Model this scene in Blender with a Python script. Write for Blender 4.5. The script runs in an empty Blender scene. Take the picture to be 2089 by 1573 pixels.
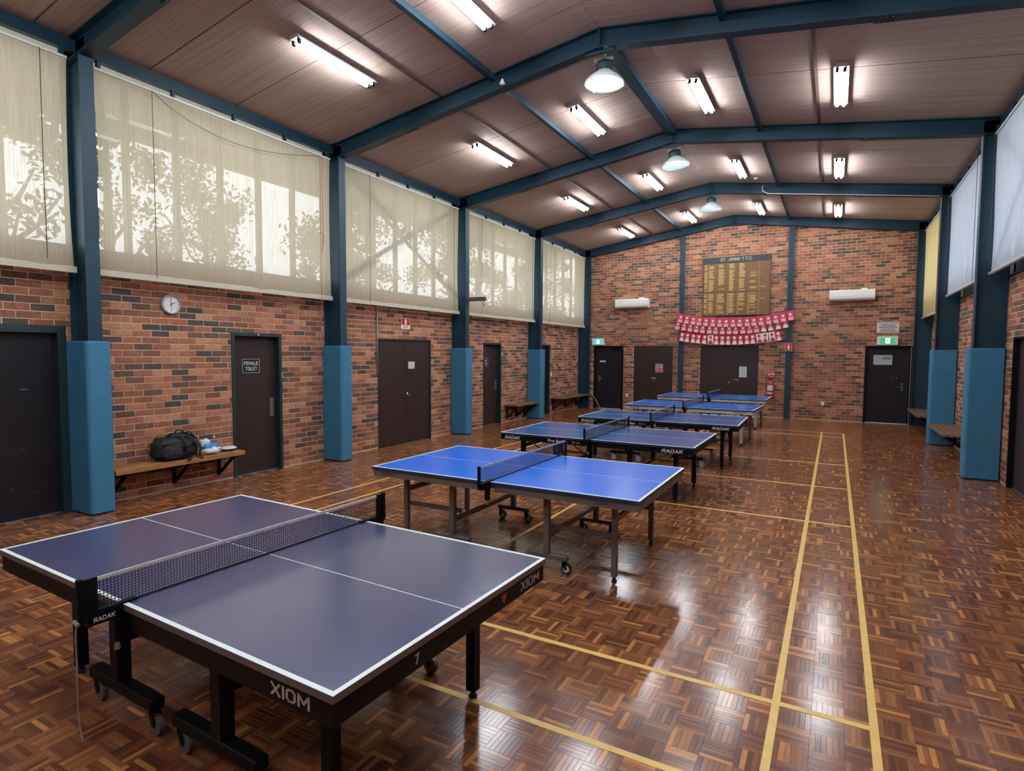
import bpy, math, random
from mathutils import Vector, Matrix
random.seed(7)
SC = bpy.context.scene
COL = SC.collection
PI = math.pi

# ------------------------------------------------------------------ camera
CAM_H = 1.901; CF = 1179.1
YAW, PITCH, ROLL = math.radians(29.147), math.radians(-3.206), math.radians(.300)
def cam_basis():
    ca, sa = math.cos(YAW), math.sin(YAW); cb, sb = math.cos(PITCH), math.sin(PITCH)
    w = Vector((-sa*cb, ca*cb, sb)); r = Vector((ca, sa, 0)); u = r.cross(w)
    cc, sc_ = math.cos(ROLL), math.sin(ROLL)
    return r*cc + u*sc_, u*cc - r*sc_, w
CR, CU, CW = cam_basis()
cam_d = bpy.data.cameras.new('camera'); cam = bpy.data.objects.new('camera', cam_d); COL.objects.link(cam)
cam_d.sensor_width = 36; cam_d.sensor_fit = 'HORIZONTAL'; cam_d.lens = 36*CF/2089
cam_d.clip_start = .02; cam_d.clip_end = 300
M = Matrix.Identity(4)
for i in range(3):
    M[i][0] = CR[i]; M[i][1] = CU[i]; M[i][2] = -CW[i]
M[2][3] = CAM_H
cam.matrix_world = M
SC.camera = cam
def project(p):
    d = Vector(p) - Vector((0, 0, CAM_H)); z = d.dot(CW)
    if z < .2: return None
    return 1044.5 + CF*d.dot(CR)/z, 786.5 - CF*d.dot(CU)/z, z

# ------------------------------------------------------------------ light
SKY_STRENGTH = 3.0
TUBE_STRENGTH = 82.0
world = bpy.data.worlds.new('sky'); SC.world = world; world.use_nodes = True
bg = world.node_tree.nodes['Background']
bg.inputs[0].default_value = (.86, .93, 1.0, 1); bg.inputs[1].default_value = SKY_STRENGTH
SC.view_settings.view_transform = 'Standard'; SC.view_settings.look = 'None'
SC.view_settings.exposure = 0.33; SC.view_settings.gamma = 1.0
SC.view_settings.use_curve_mapping = False
cy = SC.cycles
cy.use_denoising = True; cy.use_adaptive_sampling = True; cy.adaptive_threshold = .03
cy.max_bounces = 7; cy.diffuse_bounces = 4; cy.glossy_bounces = 3; cy.transmission_bounces = 5
cy.transparent_max_bounces = 12
cy.sample_clamp_indirect = 6.0
cy.caustics_reflective = False; cy.caustics_refractive = False

# ------------------------------------------------------------------ helpers
def lin(c):
    return tuple((v/255/12.92 if v/255 <= .04045 else ((v/255+.055)/1.055)**2.4) for v in c)
MATS = {}
def mat(name, rgb, rough=.6, metal=0., spec=.5, var=.0, vscale=8., bump=0., bscale=60., emit=None, coat=0., stretch=None):
    """procedural Principled material; var adds noise variation to the colour, bump adds fine relief"""
    if name in MATS: return MATS[name]
    m = bpy.data.materials.new(name); m.use_nodes = True
    nt = m.node_tree; b = nt.nodes['Principled BSDF']
    c = lin(rgb)
    b.inputs['Base Color'].default_value = (*c, 1); b.inputs['Roughness'].default_value = rough
    b.inputs['Metallic'].default_value = metal; b.inputs['Specular IOR Level'].default_value = spec
    b.inputs['Coat Weight'].default_value = coat; b.inputs['Coat Roughness'].default_value = .16
    if var or bump:
        tc = nt.nodes.new('ShaderNodeTexCoord'); mp = nt.nodes.new('ShaderNodeMapping')
        nt.links.new(tc.outputs['Object'], mp.inputs[0])
        if stretch: mp.inputs['Scale'].default_value = stretch
    if var:
        n = nt.nodes.new('ShaderNodeTexNoise'); n.inputs['Scale'].default_value = vscale; n.inputs['Detail'].default_value = 4
        nt.links.new(mp.outputs[0], n.inputs['Vector'])
        r = nt.nodes.new('ShaderNodeValToRGB')
        r.color_ramp.elements[0].position = .3; r.color_ramp.elements[1].position = .7
        r.color_ramp.elements[0].color = (*[x*(1-var) for x in c], 1)
        r.color_ramp.elements[1].color = (*[min(1, x*(1+var)) for x in c], 1)
        nt.links.new(n.outputs[0], r.inputs[0]); nt.links.new(r.outputs[0], b.inputs['Base Color'])
    if bump:
        n2 = nt.nodes.new('ShaderNodeTexNoise'); n2.inputs['Scale'].default_value = bscale
        nt.links.new(mp.outputs[0], n2.inputs['Vector'])
        bp = nt.nodes.new('ShaderNodeBump'); bp.inputs['Strength'].default_value = bump; bp.inputs['Distance'].default_value = .01
        nt.links.new(n2.outputs[0], bp.inputs['Height']); nt.links.new(bp.outputs[0], b.inputs['Normal'])
    if emit:
        b.inputs['Emission Color'].default_value = (*emit[0], 1); b.inputs['Emission Strength'].default_value = emit[1]
    MATS[name] = m
    return m

def piece_mat(name, stops, island, rough, spec=.5, grain=None, var=.25, coat=0., bump=.15):
    """material of many alike pieces: colour picked per piece (per object or per loose island) from the stops"""
    m = bpy.data.materials.new(name); m.use_nodes = True
    nt = m.node_tree; b = nt.nodes['Principled BSDF']; L = nt.links.new
    if island:
        g = nt.nodes.new('ShaderNodeNewGeometry'); rnd = g.outputs['Random Per Island']
    else:
        g = nt.nodes.new('ShaderNodeObjectInfo'); rnd = g.outputs['Random']
    r = nt.nodes.new('ShaderNodeValToRGB'); r.color_ramp.interpolation = 'CONSTANT'
    cr = r.color_ramp
    while len(cr.elements) < len(stops): cr.elements.new(.5)
    for e, (p, c) in zip(cr.elements, stops):
        e.position = p; e.color = (*lin(c), 1)
    L(rnd, r.inputs[0])
    tc = nt.nodes.new('ShaderNodeNewGeometry'); mp = nt.nodes.new('ShaderNodeMapping'); L(tc.outputs['Position'], mp.inputs[0])
    mp.inputs['Scale'].default_value = grain or (1, 1, 1)
    n = nt.nodes.new('ShaderNodeTexNoise'); n.inputs['Scale'].default_value = 22; n.inputs['Detail'].default_value = 5
    L(mp.outputs[0], n.inputs['Vector'])
    mr = nt.nodes.new('ShaderNodeMapRange'); L(n.outputs[0], mr.inputs[0])
    mr.inputs[1].default_value = .3; mr.inputs[2].default_value = .7
    mr.inputs[3].default_value = 1-var; mr.inputs[4].default_value = 1+var
    mx = nt.nodes.new('ShaderNodeVectorMath'); mx.operation = 'SCALE'
    L(r.outputs[0], mx.inputs[0]); L(mr.outputs[0], mx.inputs['Scale'])
    L(mx.outputs[0], b.inputs['Base Color'])
    b.inputs['Roughness'].default_value = rough; b.inputs['Specular IOR Level'].default_value = spec
    b.inputs['Coat Weight'].default_value = coat; b.inputs['Coat Roughness'].default_value = .1
    if bump:
        bp = nt.nodes.new('ShaderNodeBump'); bp.inputs['Strength'].default_value = bump; bp.inputs['Distance'].default_value = .006
        L(n.outputs[0], bp.inputs['Height']); L(bp.outputs[0], b.inputs['Normal'])
    return m

class MB:
    """mesh builder: collects shapes and links them as one mesh object"""
    def __init__(self): self.v = []; self.f = []; self.mi = []; self.m = 0
    def add(self, vs, fs):
        o = len(self.v); self.v += [tuple(x) for x in vs]
        for f in fs: self.f.append(tuple(i+o for i in f)); self.mi.append(self.m)
        return self
    def hexa(self, p):
        return self.add(p, [(0, 3, 2, 1), (4, 5, 6, 7), (0, 1, 5, 4), (1, 2, 6, 5), (2, 3, 7, 6), (3, 0, 4, 7)])
    def box(self, x0, x1, y0, y1, z0, z1):
        return self.hexa([(x0, y0, z0), (x1, y0, z0), (x1, y1, z0), (x0, y1, z0), (x0, y0, z1), (x1, y0, z1), (x1, y1, z1), (x0, y1, z1)])
    def cbox(self, x0, x1, y0, y1, z0, z1, c=.01):
        """box with chamfered vertical and horizontal edges"""
        P = []
        for z, i in ((z0, c), (z0+c, 0), (z1-c, 0), (z1, c)):
            a0, a1, b0, b1 = x0+i, x1-i, y0+i, y1-i
            k = c
            P += [(a0+k, b0, z), (a1-k, b0, z), (a1, b0+k, z), (a1, b1-k, z), (a1-k, b1, z), (a0+k, b1, z), (a0, b1-k, z), (a0, b0+k, z)]
        F = [tuple(range(7, -1, -1)), tuple(range(24, 32))]
        for l in range(3):
            for i in range(8):
                j = (i+1) % 8; F.append((l*8+i, l*8+j, l*8+8+j, l*8+8+i))
        return self.add(P, F)
    def bar(self, a, b, w, h, up=(0, 0, 1)):
        """rectangular bar from a to b, w across and h along up"""
        a, b = Vector(a), Vector(b); d = (b-a).normalized(); up = Vector(up)
        s = d.cross(up)
        if s.length < 1e-5: s = d.cross(Vector((1, 0, 0)))
        s.normalize(); u = s.cross(d).normalized()
        P = []
        for c in (a, b):
            P += [c-s*w/2-u*h/2, c+s*w/2-u*h/2, c+s*w/2+u*h/2, c-s*w/2+u*h/2]
        return self.add(P, [(0, 3, 2, 1), (4, 5, 6, 7), (0, 1, 5, 4), (1, 2, 6, 5), (2, 3, 7, 6), (3, 0, 4, 7)])
    def tube(self, pts, r, n=8, cap=True):
        pts = [Vector(p) for p in pts]; rings = []
        rr = r if isinstance(r, (list, tuple)) else [r]*len(pts)
        prev = None
        for i, p in enumerate(pts):
            d = (pts[min(i+1, len(pts)-1)] - pts[max(i-1, 0)]).normalized()
            ref = Vector((0, 0, 1)) if abs(d.z) < .9 else Vector((1, 0, 0))
            s = d.cross(ref).normalized() if prev is None else (prev - d*prev.dot(d)).normalized()
            prev = s
            u = s.cross(d)
            rings.append([p + (s*math.cos(2*PI*k/n) + u*math.sin(2*PI*k/n))*rr[i] for k in range(n)])
        P = [q for g in rings for q in g]; F = []
        for i in range(len(pts)-1):
            for k in range(n):
                j = (k+1) % n; F.append((i*n+k, i*n+n+k, i*n+n+j, i*n+j))
        if cap:
            F.append(tuple(range(n))); F.append(tuple((len(pts)-1)*n + k for k in range(n-1, -1, -1)))
        return self.add(P, F)
    def lathe(self, prof, n=24, c=(0, 0, 0), axis='z', cap=True):
        P = []; F = []
        for r, z in prof:
            for k in range(n):
                a = 2*PI*k/n; x, y = r*math.cos(a), r*math.sin(a)
                q = (x, y, z) if axis == 'z' else ((z, x, y) if axis == 'x' else (y, z, x))
                P.append((q[0]+c[0], q[1]+c[1], q[2]+c[2]))
        for i in range(len(prof)-1):
            for k in range(n):
                j = (k+1) % n; F.append((i*n+k, i*n+j, i*n+n+j, i*n+n+k))
        if cap and prof[0][0] > 1e-6: F.append(tuple(range(n-1, -1, -1)))
        if cap and prof[-1][0] > 1e-6: F.append(tuple((len(prof)-1)*n + k for k in range(n)))
        return self.add(P, F)
    def prism(self, poly, o, ex, ey, en, t):
        """polygon in the (ex, ey) plane at o, extruded by t along en"""
        o, ex, ey, en = Vector(o), Vector(ex), Vector(ey), Vector(en); n = len(poly)
        P = [o + ex*a + ey*b for a, b in poly] + [o + ex*a + ey*b + en*t for a, b in poly]
        F = [tuple(range(n-1, -1, -1)), tuple(range(n, 2*n))]
        for i in range(n):
            j = (i+1) % n; F.append((i, j, n+j, n+i))
        return self.add(P, F)
    def mesh(self, name):
        me = bpy.data.meshes.new(name); me.from_pydata(self.v, [], self.f)
        if any(self.mi): me.polygons.foreach_set('material_index', self.mi)
        me.update(); return me
    def build(self, name, mats, parent=None, loc=None, smooth=False, rotz=0):
        me = self.mesh(name)
        for m in (mats if isinstance(mats, (list, tuple)) else [mats]): me.materials.append(m)
        if smooth: me.polygons.foreach_set('use_smooth', [True]*len(me.polygons))
        return link(name, me, parent, loc, rotz)
def link(name, me, parent=None, loc=None, rotz=0):
    o = bpy.data.objects.new(name, me); COL.objects.link(o)
    if parent: o.parent = parent
    if loc is not None: o.location = loc
    if rotz: o.rotation_euler = (0, 0, rotz)
    return o
def tag(o, label, cat, group=None):
    o['label'] = label; o['category'] = cat
    if group: o['group'] = group
    elif 'group' in o: del o['group']
    return o
def thing(name, label, cat, loc=(0, 0, 0), rotz=0, group=None):
    o = bpy.data.objects.new(name, None); COL.objects.link(o); o.location = loc; o.rotation_euler = (0, 0, rotz)
    o.empty_display_size = .1
    return tag(o, label, cat, group)
def struct(o, label=None):
    o['kind'] = 'structure'
    if label: o['label'] = label
    return o
def copy_tree(o, loc=None, parent=None, label=None):
    c = o.copy(); COL.objects.link(c); c.parent = parent
    if loc is not None: c.location = loc
    if label: c['label'] = label
    for ch in o.children: copy_tree(ch, None, c)
    return c
FONT_CACHE = {}
_O = [(.18, 0), (.52, 0), (.7, .2), (.7, .8), (.52, 1), (.18, 1), (0, .8), (0, .2), (.18, 0)]
GLYPH = {' ': [], '.': [[(.0, .0), (.08, .0)]], 'A': [[(0, 0), (.35, 1), (.7, 0)], [(.12, .32), (.58, .32)]], 'C': [[(.7, .8), (.52, 1), (.18, 1), (0, .8), (0, .2), (.18, 0), (.52, 0), (.7, .2)]],
 'D': [[(0, 0), (0, 1), (.45, 1), (.7, .75), (.7, .25), (.45, 0), (0, 0)]], 'E': [[(.62, 0), (0, 0), (0, 1), (.62, 1)], [(0, .52), (.55, .52)]], 'F': [[(0, 0), (0, 1), (.62, 1)], [(0, .52), (.55, .52)]],
 'H': [[(0, 0), (0, 1)], [(.68, 0), (.68, 1)], [(0, .5), (.68, .5)]], 'I': [[(0, 0), (0, 1)]], 'J': [[(.6, 1), (.6, .2), (.42, 0), (.16, 0), (0, .2)]], 'K': [[(0, 0), (0, 1)], [(.68, 1), (.05, .45)], [(.22, .58), (.7, 0)]],
 'L': [[(0, 1), (0, 0), (.6, 0)]], 'M': [[(0, 0), (0, 1), (.44, .32), (.88, 1), (.88, 0)]], 'N': [[(0, 0), (0, 1), (.7, 0), (.7, 1)]], 'O': [_O], 'P': [[(0, 0), (0, 1), (.5, 1), (.68, .84), (.68, .62), (.5, .46), (0, .46)]],
 'R': [[(0, 0), (0, 1), (.5, 1), (.68, .84), (.68, .62), (.5, .46), (0, .46)], [(.38, .46), (.7, 0)]], 'S': [[(.66, .84), (.5, 1), (.17, 1), (0, .84), (0, .66), (.17, .53), (.5, .47), (.67, .34), (.67, .16), (.5, 0), (.17, 0), (0, .16)]],
 'T': [[(0, 1), (.72, 1)], [(.36, 0), (.36, 1)]], 'X': [[(0, 0), (.72, 1)], [(0, 1), (.72, 0)]]}
def stroke_text(name, s, h, o, right, up, m, parent, width, t, shear, depth):
    """sign-writer lettering built from strokes of even weight, centred on o"""
    polys = []; x = 0
    for ch in s:
        g = GLYPH[ch]
        adv = max([p[0] for l in g for p in l], default=.28)
        for l in g:
            for a, c in zip(l, l[1:]):
                a, c = Vector((a[0]+x, a[1])), Vector((c[0]+x, c[1])); d = (c-a)
                if d.length < 1e-6: continue
                d.normalize(); n = Vector((-d.y, d.x))*t/2; e = d*t*.42
                polys.append([a-e-n, c+e-n, c+e+n, a-e+n])
        x += adv + t + .14
    W = x - t - .14; hs = 1 + t
    sy = h/hs; sx = (width/(W+t)) if width else sy
    R_, U_ = Vector(right).normalized(), Vector(up).normalized(); N = R_.cross(U_); O = Vector(o)
    b = MB()
    for q in polys: b.add([O + R_*((p.x-W/2 + shear*(p.y-.5))*sx) + U_*((p.y-.5)*sy) + N*depth for p in q], [(0, 1, 2, 3)])
    return b.build(name, m, parent)
def text(name, s, size, o, right, up, m, parent=None, align='CENTER', bold=0., shear=0., width=None, depth=.0012):
    """flat lettering as a mesh: o is the centre (or left end) of the line; right and up span the surface"""
    if align == 'CENTER' and all(ch in GLYPH for ch in s): return stroke_text(name, s, size*.74, o, right, up, m, parent, width, .15 + min(bold, .035)*2.2, shear, depth)
    key = (s, align, bold, shear)
    if key not in FONT_CACHE:
        cu = bpy.data.curves.new('lettering', 'FONT'); cu.body = s; cu.align_x = align; cu.align_y = 'CENTER'
        cu.size = 1; cu.offset = bold; cu.shear = shear; cu.fill_mode = 'FRONT'; cu.extrude = 0; cu.resolution_u = 2
        tmp = bpy.data.objects.new('lettering', cu); COL.objects.link(tmp)
        dg = bpy.context.evaluated_depsgraph_get(); me = bpy.data.meshes.new_from_object(tmp.evaluated_get(dg))
        bpy.data.objects.remove(tmp); FONT_CACHE[key] = me
    me = FONT_CACHE[key].copy(); me.name = name; me.materials.clear(); me.materials.append(m)
    xs = [v.co.x for v in me.vertices]; w0 = max(xs)-min(xs) if xs else 1
    sx = (width/w0) if width else size
    R, U = Vector(right).normalized(), Vector(up).normalized(); N = R.cross(U); O = Vector(o)
    for v in me.vertices:
        v.co = O + R*(v.co.x*sx) + U*(v.co.y*size) + N*depth
    return link(name, me, parent)

# ------------------------------------------------------------------ dimensions
XL, XR = -7.85, 2.23           # brick faces of the long walls
YF, YE = -4.40, 19.0           # front (behind the camera) and end wall
XC = (XL+XR)/2                 # ridge
SLOPE = .142
FR = [-4.24, -.37, 3.50, 7.37, 11.24, 15.11, 18.90]   # portal frames
Z_UND = 5.88                   # underside of the rafters at the ridge
def und(x): return Z_UND - SLOPE*abs(x-XC)
def ceil_z(x): return und(x) + .25
SILL = 3.06

# ------------------------------------------------------------------ materials
m_mortar = mat('mortar', (200, 174, 142), .95, var=.15, vscale=20, bump=.3, bscale=200)
m_steel = mat('painted_steel', (20, 52, 68), .5, spec=.35, var=.12, vscale=5)
m_frame = mat('door_frame_paint', (16, 44, 46), .5, var=.1)
m_pad = mat('blue_vinyl_pad', (52, 116, 150), .55, var=.08, vscale=6, bump=.12, bscale=40)
m_door = mat('dark_brown_door', (50, 36, 35), .42, spec=.35, var=.14, vscale=3)
m_doornavy = mat('black_door', (27, 25, 31), .4, spec=.35, var=.15, vscale=3)
m_black = mat('black_paint', (9, 10, 14), .5, spec=.16, var=.1)
m_blackrub = mat('black_rubber', (20, 20, 22), .8, var=.1)
m_white = mat('white_enamel', (232, 232, 228), .4, var=.03)
m_paper = mat('white_paper', (214, 214, 208), .8, var=.04)
m_alu = mat('aluminium', (170, 172, 172), .35, metal=.85, var=.05)
m_line = mat('yellow_court_paint', (226, 186, 98), .35, var=.08, vscale=14)
m_chrome = mat('chrome', (190, 190, 190), .2, metal=1., var=.03)
m_red = mat('red_paint', (190, 30, 36), .4, var=.06)
m_bench = mat('bench_timber', (150, 108, 62), .55, var=.22, vscale=9, stretch=(6, .8, 6), bump=.1)
m_bench2 = mat('dark_bench_timber', (112, 84, 62), .55, var=.22, vscale=9, stretch=(6, .8, 6), bump=.1)
m_glass = bpy.data.materials.new('window_glass'); m_glass.use_nodes = True
_nt = m_glass.node_tree; _b = _nt.nodes['Principled BSDF']; _nt.nodes.remove(_b)
_tr = _nt.nodes.new('ShaderNodeBsdfTransparent'); _gl = _nt.nodes.new('ShaderNodeBsdfGlossy'); _gl.inputs['Roughness'].default_value = .02
_mx = _nt.nodes.new('ShaderNodeMixShader'); _mx.inputs[0].default_value = .06
_nt.links.new(_tr.outputs[0], _mx.inputs[1]); _nt.links.new(_gl.outputs[0], _mx.inputs[2])
_nt.links.new(_mx.outputs[0], _nt.nodes['Material Output'].inputs[0])

BR = [(0, (169, 115, 90)), (.15, (154, 99, 78)), (.31, (138, 89, 73)), (.44, (179, 129, 100)), (.53, (147, 95, 75)), (.65, (118, 81, 69)), (.77, (99, 76, 68)), (.90, (78, 70, 69))]
m_brick_o = piece_mat('brick_single', BR, False, .9, .2, var=.22, bump=.35)
m_brick_i = piece_mat('brick_many', BR, True, .9, .2, var=.22, bump=.35)
PQ = [(0, (127, 78, 48)), (.18, (107, 64, 42)), (.36, (141, 89, 54)), (.50, (118, 71, 45)), (.66, (156, 101, 60)), (.76, (94, 56, 39)), (.87, (188, 125, 70)), (.94, (132, 82, 52))]
FLOOR_R = .17
m_pq = {}
for d, g in (('x', (.5, 6, 1)), ('y', (6, .5, 1))):
    m_pq['o'+d] = piece_mat('parquet_single_'+d, PQ, False, FLOOR_R, .7, grain=g, var=.18, bump=.03)
    m_pq['i'+d] = piece_mat('parquet_many_'+d, PQ, True, FLOOR_R, .7, grain=g, var=.18, bump=.03)

def fabric(name, rgb, see=.14, transl=.55, weave=True):
    m = bpy.data.materials.new(name); m.use_nodes = True
    nt = m.node_tree; L = nt.links.new; nt.nodes.remove(nt.nodes['Principled BSDF']); out = nt.nodes['Material Output']
    c = (*lin(rgb), 1)
    tc = nt.nodes.new('ShaderNodeTexCoord'); mp = nt.nodes.new('ShaderNodeMapping'); L(tc.outputs['Object'], mp.inputs[0])
    mp.inputs['Scale'].default_value = (1, 60, 2.5)
    n = nt.nodes.new('ShaderNodeTexNoise'); n.inputs['Scale'].default_value = 1.2; n.inputs['Detail'].default_value = 5; L(mp.outputs[0], n.inputs['Vector'])
    r = nt.nodes.new('ShaderNodeMapRange'); L(n.outputs[0], r.inputs[0])
    r.inputs[1].default_value = .3; r.inputs[2].default_value = .7
    r.inputs[3].default_value = see*.55; r.inputs[4].default_value = see*1.45
    mp2 = nt.nodes.new('ShaderNodeMapping'); L(tc.outputs['Object'], mp2.inputs[0]); mp2.inputs['Scale'].default_value = (1, 26, .7)
    n3 = nt.nodes.new('ShaderNodeTexNoise'); n3.inputs['Scale'].default_value = 1.4; n3.inputs['Detail'].default_value = 6; n3.inputs['Roughness'].default_value = .7; L(mp2.outputs[0], n3.inputs['Vector'])
    r3 = nt.nodes.new('ShaderNodeMapRange'); L(n3.outputs[0], r3.inputs[0]); r3.inputs[1].default_value = .3; r3.inputs[2].default_value = .7; r3.inputs[3].default_value = .86; r3.inputs[4].default_value = 1.08
    vm = nt.nodes.new('ShaderNodeVectorMath'); vm.operation = 'SCALE'; vm.inputs[0].default_value = c[:3]; L(r3.outputs[0], vm.inputs['Scale'])
    df = nt.nodes.new('ShaderNodeBsdfDiffuse'); L(vm.outputs[0], df.inputs[0])
    tl = nt.nodes.new('ShaderNodeBsdfTranslucent'); L(vm.outputs[0], tl.inputs[0])
    a = nt.nodes.new('ShaderNodeMixShader'); a.inputs[0].default_value = transl; L(df.outputs[0], a.inputs[1]); L(tl.outputs[0], a.inputs[2])
    tr = nt.nodes.new('ShaderNodeBsdfTransparent')
    b = nt.nodes.new('ShaderNodeMixShader'); L(r.outputs[0], b.inputs[0]); L(a.outputs[0], b.inputs[1]); L(tr.outputs[0], b.inputs[2])
    L(b.outputs[0], out.inputs[0])
    return m
m_blind = fabric('cream_blind_cloth', (214, 202, 176), see=.14)
m_blindw = fabric('white_blind_cloth', (188, 196, 210), see=.03, transl=.36)
m_blindy = fabric('yellowed_blind_cloth', (220, 198, 142), see=.04, transl=.45)
m_hem = mat('blind_hem', (188, 182, 160), .8, var=.05)

# ------------------------------------------------------------------ walls with brickwork
BL, BH, JT = .228, .074, .012
def brick_mesh(l):
    """brick with chamfered face: length along x, height along z, face towards -y"""
    h, p, c = BH/2, .006, .003; a = l/2
    b = MB()
    P = [(-a, 0, -h), (a, 0, -h), (a, 0, h), (-a, 0, h), (-a+c, -p, -h+c), (a-c, -p, -h+c), (a-c, -p, h-c), (-a+c, -p, h-c)]
    b.add(P, [(4, 5, 6, 7), (0, 1, 5, 4), (1, 2, 6, 5), (2, 3, 7, 6), (3, 0, 4, 7), (3, 2, 1, 0)])
    return b
BRICKS = {}
def bricks(wall, O, d, rotz, u0, u1, z1, openings, top=None, hide=None):
    """running bond on the plane through O along d; openings = (ua, ub, za, zb); hide(u, z) = bricks nothing shows of"""
    d = Vector(d); O = Vector(O); nrm = Vector((math.sin(rotz), -math.cos(rotz), 0))
    lst = []; k = 0; z = .03
    while z + BH < z1 + .02:
        zc = z + BH/2; off = 0 if k % 2 else (BL+JT)/2
        u = u0 - off + random.uniform(-.012, .012)
        while u < u1:
            segs = [(max(u, u0), min(u+BL, u1))]
            for ua, ub, za, zb in openings:
                if za < zc < zb:
                    ns = []
                    for a, b in segs:
                        if b <= ua or a >= ub: ns.append((a, b)); continue
                        if a < ua-.02: ns.append((a, ua-.004))
                        if b > ub+.02: ns.append((ub+.004, b))
                    segs = ns
            for a, b in segs:
                if b-a < .03: continue
                if top and z+BH > top((a+b)/2): continue
                lst.append(((a+b)/2, zc, b-a))
            u += BL + JT
        z += BH + JT; k += 1
    rank = []
    for i, (u, zc, l) in enumerate(lst):
        P = O + d*u; q = project((P.x, P.y, zc))
        if q and -5 < q[0] < 2094 and -5 < q[1] < 1578 and not (hide and hide(u, zc)):
            e = project((P.x+d.x*.1, P.y+d.y*.1, zc))
            rank.append((abs(e[0]-q[0])/q[2]*l, i))
    rank.sort(reverse=True); single = {i for _, i in rank[:300]}
    big = MB(); proto = brick_mesh(1.0)
    cs, sn = math.cos(rotz), math.sin(rotz)
    for i, (u, zc, l) in enumerate(lst):
        P = O + d*u; dz = random.uniform(-.0025, .0025)
        if i in single:
            key = round(l, 2)
            if key not in BRICKS:
                BRICKS[key] = brick_mesh(key).mesh('brick'); BRICKS[key].materials.append(m_brick_o)
            o = link('brick', BRICKS[key], wall, (P.x+nrm.x*dz, P.y+nrm.y*dz, zc), rotz)
        else:
            vs = []
            for x, y, zz in brick_mesh(l).v:
                y += -dz
                vs.append((P.x + x*cs - y*sn, P.y + x*sn + y*cs, zz+zc))
            big.add(vs, [(4, 5, 6, 7), (0, 1, 5, 4), (1, 2, 6, 5), (2, 3, 7, 6), (3, 0, 4, 7)])
    o = big.build('brickwork', m_brick_i, wall); o['kind'] = 'stuff'
def slab(b, along, face, back, u0, u1, z0, z1, openings):
    """wall body with openings cut through, as boxes"""
    cuts = sorted({u0, u1, *[o[0] for o in openings], *[o[1] for o in openings]})
    for a, c in zip(cuts, cuts[1:]):
        op = [o for o in openings if o[0] <= a+1e-6 and o[1] >= c-1e-6]
        zs = [(z0, z1)]
        for o in op: zs = [(max(z0, o[3]), z1)]
        for p, q in zs:
            lo, hi = min(face, back), max(face, back)
            if along == 'y': b.box(lo, hi, a, c, p, q)
            else: b.box(a, c, lo, hi, p, q)
# door openings (u0, u1, 0, head)
L_OP = [(1.45, 3.37, 0, 2.19), (5.49, 6.38, 0, 2.19), (8.65, 10.35, 0, 2.18), (12.56, 13.46, 0, 2.17), (15.62, 16.50, 0, 2.17)]
E_OP = [(-7.33, -6.27, 0, 2.17), (-5.915, -4.608, 0, 2.17), (-3.743, -2.027, 0, 2.17), (.735, 1.845, 0, 2.16)]
R_OP = [(8.95, 10.72, 0, 2.17)]
blind_cover = lambda u, z: z > 2.98
b = MB(); slab(b, 'y', XL-.004, XL-.25, YF, YE+.25, 0, SILL, L_OP)
wall_left = struct(b.build('wall_left', m_mortar))
bricks(wall_left, (XL-.004, 0, 0), (0, 1, 0), PI/2, YF, YE, SILL, L_OP, hide=blind_cover)
b = MB(); slab(b, 'y', XR+.004, XR+.25, YF, YE+.25, 0, SILL, R_OP)
wall_right = struct(b.build('wall_right', m_mortar))
bricks(wall_right, (XR+.004, 0, 0), (0, 1, 0), -PI/2, YF, YE, SILL, R_OP)
b = MB(); slab(b, 'x', YE+.004, YE+.25, XL, XR, 0, 5.1, E_OP)
b.prism([(XL-.25, 5.1), (XR+.25, 5.1), (XR+.25, ceil_z(XR)+.02), (XC, ceil_z(XC)+.06), (XL-.25, ceil_z(XL)+.02)], (0, YE+.004, 0), (1, 0, 0), (0, 0, 1), (0, 1, 0), .25)
b.box(XL-.25, XL, YE+.004, YE+.25, SILL, 5.1); b.box(XR, XR+.25, YE+.004, YE+.25, SILL, 5.1)
wall_back = struct(b.build('wall_back', m_mortar))
bricks(wall_back, (0, YE+.004, 0), (1, 0, 0), 0, XL, XR, 6.1, E_OP, top=lambda u: und(u)+.1,
       hide=lambda u, z: not (-1.1 < u < .7 and z < 2.6 or -6.2 < u < -4.4 and z > 2.2 and z < 3.4))
b = MB(); b.box(XL-.25, XR+.25, YF-.25, YF, 0, 5.1)
b.prism([(XL-.25, 5.1), (XR+.25, 5.1), (XR+.25, ceil_z(XR)+.02), (XC, ceil_z(XC)+.06), (XL-.25, ceil_z(XL)+.02)], (0, YF-.25, 0), (1, 0, 0), (0, 0, 1), (0, 1, 0), .25)
m_fw = bpy.data.materials.new('front_wall_brick'); m_fw.use_nodes = True
_nt = m_fw.node_tree; _bt = _nt.nodes.new('ShaderNodeTexBrick'); _tc = _nt.nodes.new('ShaderNodeTexCoord'); _mp = _nt.nodes.new('ShaderNodeMapping')
_mp.inputs['Rotation'].default_value = (PI/2, 0, 0); _bt.inputs['Scale'].default_value = 1
_bt.inputs['Brick Width'].default_value = .24; _bt.inputs['Row Height'].default_value = .086; _bt.inputs['Mortar Size'].default_value = .005
_bt.inputs['Color1'].default_value = (*lin((178, 108, 80)), 1); _bt.inputs['Color2'].default_value = (*lin((130, 84, 68)), 1); _bt.inputs['Mortar'].default_value = (*lin((168, 142, 112)), 1)
_nt.links.new(_tc.outputs['Object'], _mp.inputs[0]); _nt.links.new(_mp.outputs[0], _bt.inputs[0]); _nt.links.new(_bt.outputs[0], _nt.nodes['Principled BSDF'].inputs[0])
_nt.nodes['Principled BSDF'].inputs['Roughness'].default_value = .9
struct(b.build('wall_front', m_fw))

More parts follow.
